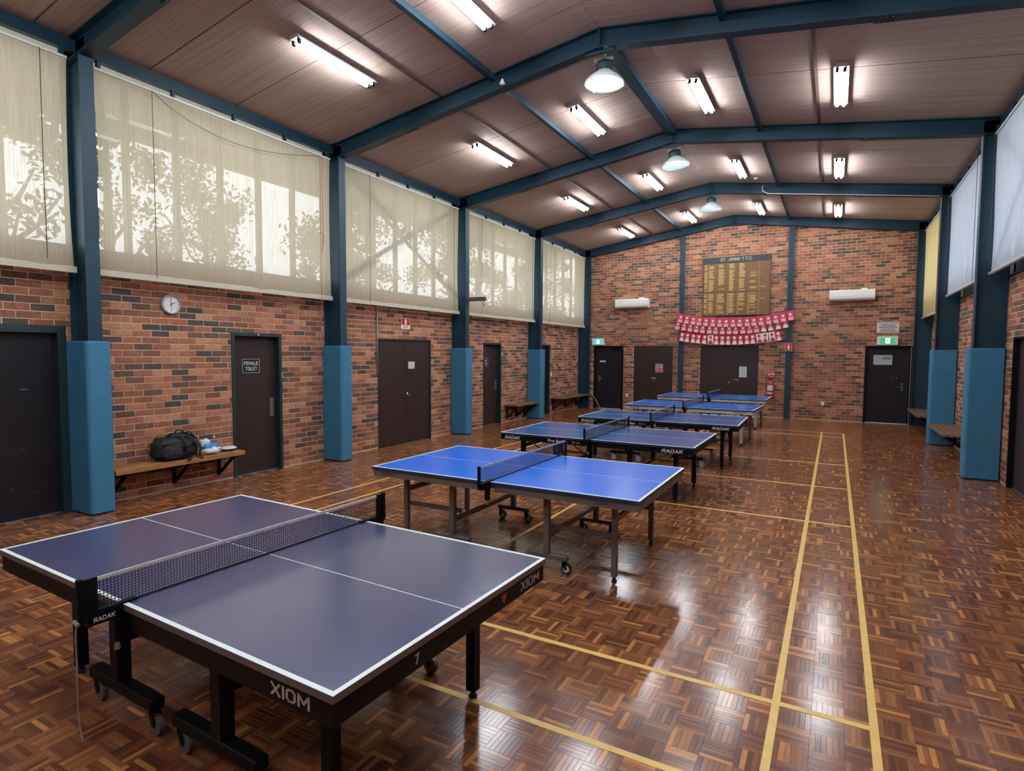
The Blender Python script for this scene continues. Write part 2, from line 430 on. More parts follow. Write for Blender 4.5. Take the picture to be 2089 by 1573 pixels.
# ------------------------------------------------------------------ floor: mosaic parquet
SQ, NF = .152, 6
m_sub = mat('floor_joint', (60, 38, 30), .5, var=.1)
b = MB(); b.box(XL-.25, XR+.25, YF-.25, YE+.25, -.12, -.0008)
floor = struct(b.build('floor', m_sub))
fw = SQ/NF; gx = .0003
fing = []
nx = int((XR-XL)/SQ)+1; ny = int((YE-YF)/SQ)+1
X0 = -.222 - SQ*51 + .02; Y0 = YF
def finger_box(cx, cyy, lx, ly, z):
    tx, ty = random.gauss(0, .0011), random.gauss(0, .0011)
    a, c = lx/2-gx, ly/2-gx; e = .0007
    V = [(cx-a, cyy-c, -.0008), (cx+a, cyy-c, -.0008), (cx+a, cyy+c, -.0008), (cx-a, cyy+c, -.0008)]
    T = [(cx+sx*(a-e), cyy+sy*(c-e), z + tx*sx*(a-e) + ty*sy*(c-e)) for sx, sy in ((-1, -1), (1, -1), (1, 1), (-1, 1))]
    return V+T
FF = [(4, 5, 6, 7), (0, 1, 5, 4), (1, 2, 6, 5), (2, 3, 7, 6), (3, 0, 4, 7)]
cand = []
for iy in range(ny):
    for ix in range(nx):
        sx0, sy0 = X0+ix*SQ, Y0+iy*SQ
        if sx0 > XR or sy0 > YE: continue
        hor = (ix+iy) % 2 == 0
        for k in range(NF):
            if hor: c = (sx0+SQ/2, sy0+(k+.5)*fw, SQ, fw)
            else: c = (sx0+(k+.5)*fw, sy0+SQ/2, fw, SQ)
            if c[0]-c[2]/2 < XL-.1 or c[0]+c[2]/2 > XR+.1 or c[1]+c[3]/2 > YE+.1: continue
            cand.append((c, 'x' if hor else 'y'))
rank = []
for i, (c, dd) in enumerate(cand):
    if c[1] > 5 or c[0] < -1.25: continue
    q = project((c[0], c[1], 0))
    if q and 0 < q[0] < 2089 and 0 < q[1] < 1573: rank.append((q[2], i))
rank.sort(); single = {i for _, i in rank[:300]}
bx, by = MB(), MB()
FM = {}
for i, (c, dd) in enumerate(cand):
    if i in single:
        key = (dd, i % 4)
        if key not in FM:
            t = MB(); t.add(finger_box(0, 0, c[2], c[3], 0), FF + [(3, 2, 1, 0)]); FM[key] = t.mesh('parquet_strip'); FM[key].materials.append(m_pq['o'+dd])
        link('parquet_strip', FM[key], floor, (c[0], c[1], random.uniform(-.0001, .0001)))
    else:
        (bx if dd == 'x' else by).add(finger_box(c[0], c[1], c[2], c[3], random.uniform(-.0001, .0001)), FF)
for t, dd in ((bx, 'x'), (by, 'y')):
    o = t.build('parquet_field', m_pq['i'+dd], floor); o['kind'] = 'stuff'
# painted badminton court lines (parts of the floor)
YB0, YB1 = 2.58, 15.98
XS1, XD1 = -.222, .234
XS0, XD0 = XS1-5.18, XS1-5.18-.456
LZ, LW = .0012, .04
def cline(x0, x1, y0, y1):
    MB().box(x0, x1, y0, y1, -.0005, LZ).build('court_line', m_line, floor)
for x in (XS1, XD1, XS0, XD0): cline(x-LW/2, x+LW/2, YB0-LW/2, YB1+LW/2)
for y in (YB0, 3.377, 7.332, 9.375, 11.392, 15.24, YB1):
    xs = [XD0+LW/2, XS0-LW/2, XS0+LW/2, XS1-LW/2, XS1+LW/2, XD1-LW/2]
    for a, c in ((xs[0], xs[1]), (xs[2], xs[3]), (xs[4], xs[5])): cline(a, c, y-LW/2, y+LW/2)
XM = (XS0+XS1)/2
for y0, y1 in ((YB0+LW/2, 3.377-LW/2), (3.377+LW/2, 7.332-LW/2), (11.392+LW/2, 15.24-LW/2), (15.24+LW/2, YB1-LW/2)): cline(XM-LW/2, XM+LW/2, y0, y1)

# ------------------------------------------------------------------ ceiling: fibre panels under a solid roof
m_ceil = bpy.data.materials.new('brown_fibre_ceiling'); m_ceil.use_nodes = True
_nt = m_ceil.node_tree; _b = _nt.nodes['Principled BSDF']; L = _nt.links.new
_g = _nt.nodes.new('ShaderNodeNewGeometry'); _mp = _nt.nodes.new('ShaderNodeMapping'); L(_g.outputs['Position'], _mp.inputs[0]); _mp.inputs['Scale'].default_value = (.5, 34, .5)
_n = _nt.nodes.new('ShaderNodeTexNoise'); _n.inputs['Scale'].default_value = 1.0; _n.inputs['Detail'].default_value = 3; L(_mp.outputs[0], _n.inputs['Vector'])
_n2 = _nt.nodes.new('ShaderNodeTexNoise'); _n2.inputs['Scale'].default_value = 90; L(_g.outputs['Position'], _n2.inputs['Vector'])
_ad = _nt.nodes.new('ShaderNodeMath'); _ad.operation = 'MULTIPLY_ADD'; L(_n2.outputs[0], _ad.inputs[0]); _ad.inputs[1].default_value = .35; L(_n.outputs[0], _ad.inputs[2])
_r = _nt.nodes.new('ShaderNodeValToRGB'); _r.color_ramp.elements[0].position = .42; _r.color_ramp.elements[1].position = .95
_r.color_ramp.elements[0].color = (*lin((154, 134, 125)), 1); _r.color_ramp.elements[1].color = (*lin((184, 163, 151)), 1)
L(_ad.outputs[0], _r.inputs[0]); L(_r.outputs[0], _b.inputs['Base Color'])
_bp = _nt.nodes.new('ShaderNodeBump'); _bp.inputs['Strength'].default_value = .3; _bp.inputs['Distance'].default_value = .01; L(_ad.outputs[0], _bp.inputs['Height']); L(_bp.outputs[0], _b.inputs['Normal'])
_b.inputs['Roughness'].default_value = .85; _b.inputs['Specular IOR Level'].default_value = .2
m_roof = mat('roof_deck', (60, 46, 44), .9, var=.1)
b = MB()
OV = 1.2                                     # eaves overhang outside
for s in (-1, 1):
    xe = XL-.1-OV if s < 0 else XR+.1+OV
    za, zb = ceil_z(xe)+.025, ceil_z(XC)+.025
    p = [(xe, za), (XC, zb), (XC, zb+.12), (xe, za+.12)]
    if s > 0: p = p[::-1]
    b.prism(p, (0, YF-.6, 0), (1, 0, 0), (0, 0, 1), (0, 1, 0), YE-YF+1.2)
ceiling = struct(b.build('ceiling', m_roof))
JY = [YF] + [4.3+1.2*k for k in range(-7, 13) if YF+.2 < 4.3+1.2*k < YE-.1] + [YE]
STRIP = [(XL+.10, -5.32), (-5.32, -4.43), (-4.43, XC), (XC, -1.28), (-1.28, -.35), (-.35, XR-.10)]
PM = {}
for x0, x1 in STRIP:
    for y0, y1 in zip(JY, JY[1:]):
        key = (x0, round(y1-y0, 3))
        if key not in PM:
            g = .008; w = (y1-y0)/2-g
            t = MB(); a, c = x0+.002, x1-.002
            t.hexa([(a, -w, ceil_z(a)), (c, -w, ceil_z(c)), (c, w, ceil_z(c)), (a, w, ceil_z(a)),
                    (a, -w, ceil_z(a)+.02), (c, -w, ceil_z(c)+.02), (c, w, ceil_z(c)+.02), (a, w, ceil_z(a)+.02)])
            PM[key] = t.mesh('ceiling_panel'); PM[key].materials.append(m_ceil)
        link('ceiling_panel', PM[key], ceiling, (0, (y0+y1)/2, random.uniform(-.0015, .0015)))
# purlins, cover battens, ridge beam, eave beams
NT = [0]
def trim(label):
    NT[0] += 1
    return 'trim_%d' % NT[0]
m_batten = mat('ceiling_batten', (84, 66, 64), .7, var=.1)
for x in (-4.43, -1.28):
    z = ceil_z(x)
    struct(MB().box(x-.035, x+.035, YF, YE, z-.085, z-.001).build(trim(''), m_steel), 'steel purlin running along the ceiling')
for x in (-5.32, -.35):
    z = ceil_z(x)
    struct(MB().box(x-.02, x+.02, YF, YE, z-.012, z+.002).build(trim(''), m_batten), 'thin cover batten along a ceiling joint')
z = ceil_z(XC)
struct(MB().box(XC-.09, XC+.09, FR[3]+.08, FR[4]-.08, z-.12, z-.02).build(trim(''), m_steel), 'dark ridge beam between the second and third frame')
for x0, x1, nm in ((XL+.11, XL+.19, 'left'), (XR-.19, XR-.11, 'right')):
    z = ceil_z(XL)
    for y0, y1 in zip([YF]+FR, FR+[YE]):
        if y1-y0 < .3: continue
        struct(MB().box(x0, x1, y0+.007, y1-.007, z-.12, z+.03).build(trim(''), m_steel), 'dark steel eave beam above the %s blinds' % nm)

# ------------------------------------------------------------------ portal frames
ordn = ['behind the camera, seen from below', 'right above the camera', 'nearest in view, its column left of the wall clock', 'second in view, beside the toilet door', 'third in view, carrying the hook arm', 'fourth in view, before the end wall', 'against the far brick end wall']
m_bolt = mat('bolt_heads', (16, 22, 30), .5, var=.1)
CWD = .15
for i, y in enumerate(FR):
    fr = thing('portal_frame', 'dark blue steel frame, ' + ordn[i], 'steel frame', (XC, y, 0), 0, 'portal frames of the hall')
    hx = XR - XC
    for s in (-1, 1):
        xo, xi = s*hx, s*(hx-.39)
        t = MB()
        z1 = und(XC+xi)
        lo = lambda a, b_: (min(a, b_), max(a, b_))
        t.box(*lo(xo-s*.012, xo-s*.0), -CWD/2, CWD/2, SILL-.002 if False else 0, z1+.2)
        t.box(*lo(xi, xi+s*.014), -CWD/2, CWD/2, 0, z1+.01)
        t.box(*lo(xi+s*.014, xo-s*.012), -.006, .006, 0, z1+.2)
        c = t.build('column', m_steel, fr)
        MB().box(*lo(xi-s*.004, xo-s*.02), -CWD/2-.01, CWD/2+.01, 0, .012).build('base_plate', m_steel, c)
        # rafter (I-section)
        def sl(b_, x0, x1, y0, y1, d0, d1):
            z = lambda x: Z_UND - SLOPE*abs(x)
            if x0 > x1: x0, x1 = x1, x0
            b_.hexa([(x0, y0, z(x0)+d0), (x1, y0, z(x1)+d0), (x1, y1, z(x1)+d0), (x0, y1, z(x0)+d0), (x0, y0, z(x0)+d1), (x1, y0, z(x1)+d1), (x1, y1, z(x1)+d1), (x0, y1, z(x0)+d1)])
        t = MB()
        sl(t, 0, xo, -CWD/2, CWD/2, 0, .014); sl(t, 0, xo, -CWD/2, CWD/2, .234, .248); sl(t, 0, xo, -.006, .006, .014, .234)
        # ridge and knee end plates
        t.box(*lo(0, s*.012), -CWD/2, CWD/2, Z_UND-.01, Z_UND+.245)
        r = t.build('rafter', m_steel, fr)
        # spliced outer length with bolt heads under the flange
        t = MB(); xs = s*3.05
        sl(t, xs, s*(hx-.40), -CWD/2-.004, CWD/2+.004, -.010, 0)
        t.build('splice_plate', m_steel, r)
        for bx_ in (0, .055, .11):
            for by_ in (-.045, .045):
                x = xs+s*(.07+bx_); z = Z_UND-SLOPE*abs(x)
                MB().lathe([(.014, z-.026), (.014, z-.0105)], 6, (x, by_, 0)).build('bolt', m_bolt, r)
    # ridge plate
    MB().box(-.2, .2, -.02, .02, Z_UND-.06, Z_UND-.02).build('ridge_cleat', m_steel, fr)
for x, lab in ((-4.33, 'left of the honour board'), (-1.205, 'right of the honour board')):
    t = thing('wall_post', 'narrow dark blue steel post on the end wall, ' + lab, 'steel post', (x, YE-.10, 0), 0, 'posts on the end wall')
    zt = und(x)
    p = MB(); p.box(-.075, .075, 0, .012, 0, zt+.05); p.box(-.006, .006, .012, .095, 0, zt+.05); p.build('shaft', m_steel, t)
    MB().box(-.09, .09, -.004, .088, 0, .012).build('base_plate', m_steel, t)

# ------------------------------------------------------------------ foam pads around the columns
PADS = [(2, -1, 'nearest of all, beside the bench with the backpack'), (3, -1, 'between the toilet door and the brown double door'), (4, -1, 'below the steel hook arm'), (5, -1, 'farthest on the left, beside a timber bench'),
        (4, 1, 'nearer of the two on the right wall'), (5, 1, 'farther of the two on the right wall')]
for fi, s, lab in PADS:
    y = FR[fi]; xi = XC + s*(XR-XC-.39)
    t = thing('column_pad', 'blue foam column pad, ' + lab, 'column pad', (xi, y, 0), 0, 'blue column pads')
    # cover: C-shaped shell with rounded corners (outer loop), local +x = into the wall for s=+1
    r = .045; th = .07; w = .135; dep = .37
    path = []
    def arc(cx, cyy, a0, a1, rr, n=5): return [(cx+rr*math.cos(a0+(a1-a0)*k/n), cyy+rr*math.sin(a0+(a1-a0)*k/n)) for k in range(n+1)]
    out = [(dep, -w)] + arc(-th+r, -w+r, -PI/2, -PI, r) + arc(-th+r, w-r, PI, PI/2, r) + [(dep, w)]
    P = []; n = len(out)
    zs = [(.01, .012), (.022, 0), (.35, 0), (1.2, 0), (2.00, 0), (2.012, .012)]
    for z, ins in zs:
        for (px_, py_) in out:
            wob = .0
            if z < .4 and s < 0: wob = .006*math.sin(px_*40+py_*30+z*37)
            cx = px_ + (ins if px_ < .0 else 0) + wob; cyy = py_ - math.copysign(ins, py_) + wob*.6
            P.append((cx*s, cyy, z))
    F = []
    for l in range(len(zs)-1):
        for k in range(n-1):
            q = (l*n+k, l*n+k+1, l*n+n+k+1, l*n+n+k); F.append(q if s < 0 else q[::-1])
    F.append(tuple(range((len(zs)-1)*n, len(zs)*n))); F.append(tuple(range(n-1, -1, -1)))
    q = MB(); q.add(P, F); o = q.build('vinyl_cover', m_pad, t)

# ------------------------------------------------------------------ windows, blinds
m_wframe = mat('window_frame', (60, 62, 62), .5, var=.08)
m_brace = mat('brace_rod', (40, 44, 50), .5, var=.1)
NW = [0]
blind_lab = {0: 'behind the camera', 1: 'nearest on the left, over the near dark door', 2: 'above the wall clock', 3: 'with the crossed braces showing through', 4: 'behind the steel hook arm', 5: 'at the far left corner'}
blind_labR = {0: 'behind the camera', 1: 'beside the camera', 2: 'just outside the view', 3: 'nearest in view on the right, diagonal brace behind it', 4: 'second from the far corner', 5: 'yellowed one in the far right corner'}
for side in (-1, 1):
    for bi in range(6):
        y0, y1 = FR[bi], FR[bi+1]
        if bi == 5: y1 = YE-.02
        xw = XL-.10 if side < 0 else XR+.10
        NW[0] += 1
        zt = ceil_z(XL)-.12
        w = MB(); W = y1-y0
        d = .03
        w.box(xw-d, xw+d, y0, y1, SILL, SILL+(.09 if side < 0 else .36)); w.box(xw-d, xw+d, y0, y1, zt-.06, zt+.02)
        o = struct(w.build('window_%d' % NW[0], m_wframe))
        n = 6
        ys = [y0 + W*k/n for k in range(n+1)]
        for k, y in enumerate(ys):
            MB().box(xw-d-.005, xw+d+.005, y-.035, y+.035, SILL+.09, zt-.06).build('mullion', m_wframe, o)
        for a, c in zip(ys, ys[1:]):
            MB().box(xw-.003, xw+.003, a+.036, c-.036, SILL+(.091 if side < 0 else .361), zt-.061).build('pane', m_glass, o)
        t = MB(); x0, x1 = (XL-.24, XL+.02) if side < 0 else (XR-.02, XR+.24)
        t.box(x0, x1, y0+.085, y1-.085, SILL, SILL+.03).build('window_sill', m_frame, o)
        if bi == 3:
            for za, zb in ((SILL+.12, zt-.08), (zt-.08, SILL+.12)):
                xx = xw - side*.23
                MB().bar((xx, y0+.1, za), (xx, y1-.1, zb), .012, .085).build('brace', m_brace, o)
for side in (-1, 1):
    for bi in range(6):
        y0, y1 = FR[bi]+.15, FR[bi+1]-.12
        if bi == 5: y1 = FR[6]-.10
        X = XL+.225 if side < 0 else XR-.235
        zt = 5.17
        zb = 2.865 if side < 0 else (2.90 if bi == 5 else 3.15)
        lab = ('cream roller blind, ' + blind_lab[bi]) if side < 0 else ('white roller blind, ' if bi < 5 else 'cloth roller blind, ') + blind_labR[bi]
        t = thing('roller_blind', lab, 'blind', (X, (y0+y1)/2, zb), 0, 'left window blinds' if side < 0 else 'right window blinds')
        H = zt-zb; W = y1-y0; nu, nv = 64, 20
        rnd = random.Random(bi*7+side); ph = [rnd.uniform(0, 6.28) for _ in range(6)]
        P = []
        for j in range(nv+1):
            v = j/nv
            for i in range(nu+1):
                u = i/nu; yy = (u-.5)*W; zz = v*H
                # the cloth billows a little and pulls in at the lower corners
                edge = (1-v)*(v)*4
                yy *= 1 - .012*edge
                rip = .006*math.sin(u*31+ph[0]+v*2) + .004*math.sin(u*57+ph[1]-v*3) + .012*math.sin(u*5+ph[2]+v*1.5)
                diag = .010*math.sin((u*9+v*6)+ph[3])*(1-v) if bi == 3 else .0
                sag = -.012*math.sin(u*PI)*(1-v) if side < 0 else 0
                P.append((-side*( .03*math.sin(v*PI)*math.sin(u*PI) + rip*(1-.6*v) + diag), yy, zz+sag))
        F = [(j*(nu+1)+i, j*(nu+1)+i+1, (j+1)*(nu+1)+i+1, (j+1)*(nu+1)+i) for j in range(nv) for i in range(nu)]
        c = MB(); c.add(P, F)
        cl = c.build('cloth', m_blind if side < 0 else (m_blindy if bi == 5 else m_blindw), t, smooth=True)
        if side < 0:
            MB().cbox(-.012, .012, -W/2-.01, W/2+.03, -.075, .0, .004).build('hem_bar', m_hem, t)
        else:
            MB().tube([(0, -W/2-.02, -.02), (0, W/2+.02, -.02)], .028, 10).build('hem_tube', mat('hem_tube_grey', (176, 176, 172), .6, var=.04), t, smooth=True)
        MB().box(-.02, .02, -W/2, W/2, H-.004, H+.022).build('head_rail', mat('pale_rail', (205, 210, 205), .5, var=.03), t)
        for k in range(5):
            yy = -W/2+.05 + (W-.1)*k/4
            MB().box(-.025, .025, yy-.018, yy+.018, H+.0225, H+.12).build('bracket', m_steel, t)
        cc = MB(); yv = -W/2+.62
        m_cord = mat('dark_cord', (70, 60, 54), .8, var=.1); m_cordr = mat('orange_cord', (170, 92, 60), .8, var=.1)
        xo = -side*.075
        MB().tube([(xo, yv, H-.02), (xo, yv, H*.5), (xo, yv, -.04)], .004, 5).build('cord', m_cord, t)
        if bi < 5:
            MB().tube([(xo, W/2-.28, H-.02), (xo, W/2-.285, H*.45), (xo, W/2-.28, -.3 if bi == 2 else .05)], .0045, 5).build('cord', m_cordr if bi == 2 and side < 0 else m_cord, t)
        if bi == 2 and side < 0:
            MB().tube([(xo, W/2-.24, H-.02), (xo, W/2-.235, H*.45), (xo, W/2-.25, H*.3)], .0045, 5).build('cord', m_cordr, t)
            pts = [(xo, yv + (W/2-.28-yv)*k/12, H-.03 - .28*math.sin(PI*(k/12)**.8)) for k in range(13)]
            MB().tube(pts, .004, 5).build('cord', m_cord, t)
            MB().tube([(xo, W/2-.31, H*.44), (xo-.01, W/2-.27, H*.455), (xo, W/2-.22, H*.43), (xo, W/2-.24, H*.35)], .006, 5).build('cord_knot', m_cordr, t)

# ------------------------------------------------------------------ outside: eaves, ground, trees
m_soffit = mat('eaves_soffit', (196, 190, 178), .8, var=.05)
for s, nm in ((-1, 'left'), (1, 'right')):
    xo = XL-.1-OV if s < 0 else XR+.1+OV
    x0, x1 = sorted((xo, xo+s*.03)); z = ceil_z(xo)
    struct(MB().box(x0, x1, YF-.6, YE+.6, 5.0, z+.16).build(trim(''), m_soffit), 'outside eaves fascia on the %s' % nm)
for s, nm in ((-1, 'left'), (1, 'right')):
    xo = XL-.1-OV if s < 0 else XR+.1+OV; xi = XL+.098 if s < 0 else XR-.098
    a, c = sorted((xo, xi))
    struct(MB().hexa([(a, YF-.6, ceil_z(a)), (c, YF-.6, ceil_z(c)), (c, YE+.6, ceil_z(c)), (a, YE+.6, ceil_z(a)), (a, YF-.6, ceil_z(a)+.02), (c, YF-.6, ceil_z(c)+.02), (c, YE+.6, ceil_z(c)+.02), (a, YE+.6, ceil_z(a)+.02)]).build(trim(''), mat('white_soffit', (228, 228, 222), .8, var=.03)), 'pale eaves soffit outside on the %s' % nm)
m_ground = mat('outside_ground', (176, 172, 158), .95, var=.3, vscale=.6)
b = MB(); b.box(-60, XL-.26, -40, 60, -.2, -.02); b.box(XR+.26, 50, -40, 60, -.2, -.02); b.box(XL-.26, XR+.26, YE+.26, 60, -.2, -.02); b.box(XL-.26, XR+.26, -40, YF-.26, -.2, -.02)
struct(b.build('ground_outside', m_ground))
m_leaf = mat('leaf_green', (74, 84, 50), .8, var=.35, vscale=2); m_bark = mat('bark', (92, 78, 64), .9, var=.2)
TREES = [(-12.6, 4.4, 8.6, 1.2), (-15.2, 7.4, 9.0, 1.3), (-17.6, 11.4, 8.0, 1.3), (-13.6, 12.9, 5.8, 1.0), (-15.6, 16.6, 9, 1.7), (-14.2, 20.2, 9, 1.6), (-16.0, 24.8, 8.4, 2.0), (-14.6, 29.0, 8, 1.8), (-17.0, 34.0, 9, 2.4), (-16.0, 40.0, 9, 2.4)]
TLAB = ['seen through the nearest left blind', 'behind the left part of the blind above the clock', 'in the middle of the blind above the clock', 'low at the right of the blind above the clock', 'behind the left of the braced blind', 'behind the right of the braced blind', 'behind the blind next to the hook arm', 'farther along behind the hook arm blind', 'behind the far left corner blind', 'farthest behind the left windows']
for k, (x, y, h, r) in enumerate(TREES):
    rnd = random.Random(k)
    t = thing('tree', 'leafy tree outside, ' + TLAB[k], 'tree', (x, y, -.02), 0, 'trees outside the left windows')
    tr = MB(); tr.tube([(0, 0, 0), (.1, .05, h*.4), (.0, .1, h*.8)], [.18, .14, .05], 8)
    for q in range(6):
        a = q*1.05; z = h*(.35+.07*q); tr.tube([(.08, .05, z), (math.cos(a)*r*.5, math.sin(a)*r*.5, z+.5), (math.cos(a)*r*.8, math.sin(a)*r*.8, z+1.1)], [.06, .04, .02], 5)
    tr.build('trunk', m_bark, t)
    lf = MB()
    cl = [(rnd.uniform(-r, r)*.75, rnd.uniform(-r, r)*.75, h*rnd.uniform(.40, .98), rnd.uniform(.3, .75)) for _ in range(22)]
    for _ in range(3600):
        cx, cyy, cz, cr_ = rnd.choice(cl)
        v = Vector((rnd.gauss(0, 1), rnd.gauss(0, 1), rnd.gauss(0, .8))).normalized()*cr_*rnd.uniform(.3, 1.1)
        p = Vector((cx, cyy, cz))+v
        a = Vector((rnd.gauss(0, 1), rnd.gauss(0, 1), rnd.gauss(0, 1))).normalized()*.085
        c = a.orthogonal().normalized()*.04
        lf.add([p-a, p+c, p+a, p-c], [(0, 1, 2, 3)])
    o = lf.build('foliage', m_leaf, t); o['kind'] = 'stuff'

# ------------------------------------------------------------------ doors
ND = [0]
def door(wallside, u0, u1, head, leaves, m_leaf_, m_fr, recess, fw_=.05, frame=True, label=''):
    """a door set back in its opening; returns (root, place) where place(u, z, out) gives world points on the leaf face"""
    ND[0] += 1
    face = {'l': XL, 'r': XR, 'e': YE}[wallside]; sg = {'l': -1, 'r': 1, 'e': 1}[wallside]
    def B(b_, a, c, d0, d1, z0, z1):          # d measured into the wall from the brick face
        lo, hi = sorted((face+sg*d0, face+sg*d1))
        if wallside == 'e': b_.box(a, c, lo, hi, z0, z1)
        else: b_.box(lo, hi, a, c, z0, z1)
    f = MB()
    w = fw_ if frame else .012
    pr = -.012 if frame else .02
    B(f, u0, u0+w, pr, .24, 0, head); B(f, u1-w, u1, pr, .24, 0, head); B(f, u0+w, u1-w, pr, .24, head-w, head)
    root = struct(f.build('door_%d' % ND[0], m_fr), label)
    n = leaves; W = (u1-u0-2*w)/n; lv = []
    for k in range(n):
        l = MB(); a = u0+w+k*W+.003; c = u0+w+(k+1)*W-.003
        B(l, a, c, recess, recess+.04, .012, head-w-.004)
        o = l.build('door_leaf', m_leaf_, root); lv.append(o)
    t = MB(); B(t, u0+w, u1-w, .05, .235, 0, .008); t.build('threshold', m_alu, root)
    t = MB(); B(t, u0+w, u1-w, recess+.0405, recess+.05, .0085 if wallside != 'e' else .02, head-w); t.build('door_stop', m_black, root)  # added unseen backing behind the leaves, blocks daylight leaking through the leaf gaps
    def place(u, z, out=.0):
        d = recess-out
        return (u, face+sg*d, z) if wallside == 'e' else (face+sg*d, u, z)
    return root, lv, place, B
def hinges(lf, B, u, rec, zs):
    for z in zs:
        h = MB(); B(h, u-.008, u+.008, rec-.012, rec-.001, z, z+.1); h.build('hinge', m_frame, lf)
R_L, R_E, R_R = ((0, 1, 0), (0, 0, 1)), ((1, 0, 0), (0, 0, 1)), ((0, -1, 0), (0, 0, 1))
# 1 dark double door at the left edge
d, lv, P, B = door('l', *L_OP[0][:2], 2.19, 2, m_doornavy, m_frame, .09, .085, label='dark scuffed double door at the near left')
m_scuff = mat('door_scuff', (120, 118, 116), .8, var=.2)
rs = random.Random(5)
t = MB()
for k in range(26):
    u, z, l = rs.uniform(2.5, 3.2), rs.uniform(.15, 1.0), rs.uniform(.01, .05)
    t.box(XL-.0897, XL-.0893, u, u+l, z, z+rs.uniform(.002, .006))
t.box(XL-.0897, XL-.0893, 2.95, 3.03, 1.46, 1.47); t.build('scuff_mark', m_scuff, lv[1])['kind'] = 'stuff'
# 2 female toilet
d, lv, P, B = door('l', *L_OP[1][:2], 2.19, 1, m_door, m_frame, .10, .05, label='dark brown toilet door beside the long bench')
t = MB(); B(t, 6.22, 6.30, .094, .0995, .86, 1.16); t.build('push_plate', m_alu, lv[0])
hinges(lv[0], B, 5.55, .10, (.25, 1.0, 1.85))
t = MB(); t.lathe([(.0, .012), (.012, .008), (.014, 0)], 10, (XL+.013, 5.95, 2.165), 'x'); t.build('hook', m_white, d)
# 3 brown double door
d, lv, P, B = door('l', *L_OP[2][:2], 2.18, 2, m_door, m_frame, .012, .03, label='wide dark brown double door on the left wall')
t = MB(); B(t, 9.53, 9.60, .004, .0115, .98, 1.06); t.lathe([(.0, .05), (.022, .045), (.026, .03), (.012, .02), (.012, -.012)], 12, (XL+.0, 9.57, 1.0), 'x'); t.build('knob', m_chrome, lv[1], smooth=True)
t = MB(); B(t, 9.44, 9.50, .006, .0115, 1.16, 1.19); t.build('lock_plate', m_door, lv[0])
hinges(lv[0], B, 8.69, .012, (.3, 1.9)); hinges(lv[1], B, 10.31, .012, (.3, 1.9))
# 4 male toilet
d, lv, P, B = door('l', *L_OP[3][:2], 2.17, 1, m_door, m_frame, .10, .05, label='dark brown toilet door farther down the left wall')
t = MB(); B(t, 13.3, 13.38, .094, .0995, .9, 1.2); t.build('push_plate', m_alu, lv[0])
# 5 behind the far pad
d, lv, P, B = door('l', *L_OP[4][:2], 2.17, 1, m_doornavy, m_frame, .06, .05, label='dark door behind the farthest blue pad')
t = MB(); B(t, 16.30, 16.36, .05, .0595, .98, 1.1); B(t, 16.24, 16.34, .03, .05, 1.04, 1.06); t.build('handle', m_chrome, lv[0])
# end wall doors
d, lv, P, B = door('e', *E_OP[0][:2], 2.17, 1, m_doornavy, m_black, .05, .06, label='dark exit door in the far left corner')
t = MB(); B(t, -7.15, -7.10, .04, .0495, .94, 1.14); B(t, -7.13, -7.0, .012, .03, 1.03, 1.055); B(t, -7.13, -7.11, .03, .04, 1.03, 1.055); t.build('handle', m_chrome, lv[0])
t = MB(); B(t, -6.62, -6.42, .02, .0495, 2.0, 2.06); t.build('door_closer', m_black, lv[0])
d, lv, P, B = door('e', *E_OP[1][:2], 2.17, 2, m_door, m_black, .012, .03, frame=False, label='dark brown double door left of the honour board')
t = MB(); B(t, -5.30, -5.14, .004, .0115, 1.07, 1.12); t.build('lock_plate', m_alu, lv[1])
t = MB(); t.lathe([(.0, -.05), (.022, -.045), (.026, -.03), (.012, -.02), (.012, .012)], 12, (-5.20, YE+.0, .98), 'y'); t.build('knob', m_chrome, lv[1], smooth=True)
d, lv, P, B = door('e', *E_OP[2][:2], 2.17, 2, m_door, m_black, .012, .03, frame=False, label='wide dark brown double door under the bunting')
t = MB(); t.lathe([(.0, -.05), (.022, -.045), (.026, -.03), (.012, -.02), (.012, .012)], 12, (-2.86, YE+.0, 1.02), 'y'); t.build('knob', m_chrome, lv[0], smooth=True)
t = MB(); B(t, -2.72, -2.56, .006, .0115, 1.10, 1.125); t.build('lock_plate', m_alu, lv[1])
d, lv, P, B = door('e', *E_OP[3][:2], 2.16, 1, m_doornavy, m_black, .06, .06, label='dark exit door in the far right corner')
t = MB(); B(t, 1.60, 1.66, .05, .0595, .92, 1.14); B(t, 1.46, 1.62, .02, .04, 1.0, 1.03); B(t, 1.61, 1.64, .04, .05, 1.0, 1.03); t.build('handle', m_chrome, lv[0])
for x in (1.40, 1.50):
    t = MB(); t.lathe([(.0, -.012), (.022, -.01), (.025, 0)], 12, (x, YE+.06, 1.27), 'y'); t.build('lock_cylinder', m_chrome, lv[0])
t = MB(); B(t, 1.795, 1.815, -.02, -.012, .0, 2.12); t.build('edge_strip', m_alu, d)
# right wall door
d, lv, P, B = door('r', *R_OP[0][:2], 2.17, 2, m_door, m_black, .06, .03, label='dark brown double door at the right edge')
t = MB(); B(t, 10.05, 10.10, .02, .0595, 1.0, 1.16); t.build('handle', m_chrome, lv[1])

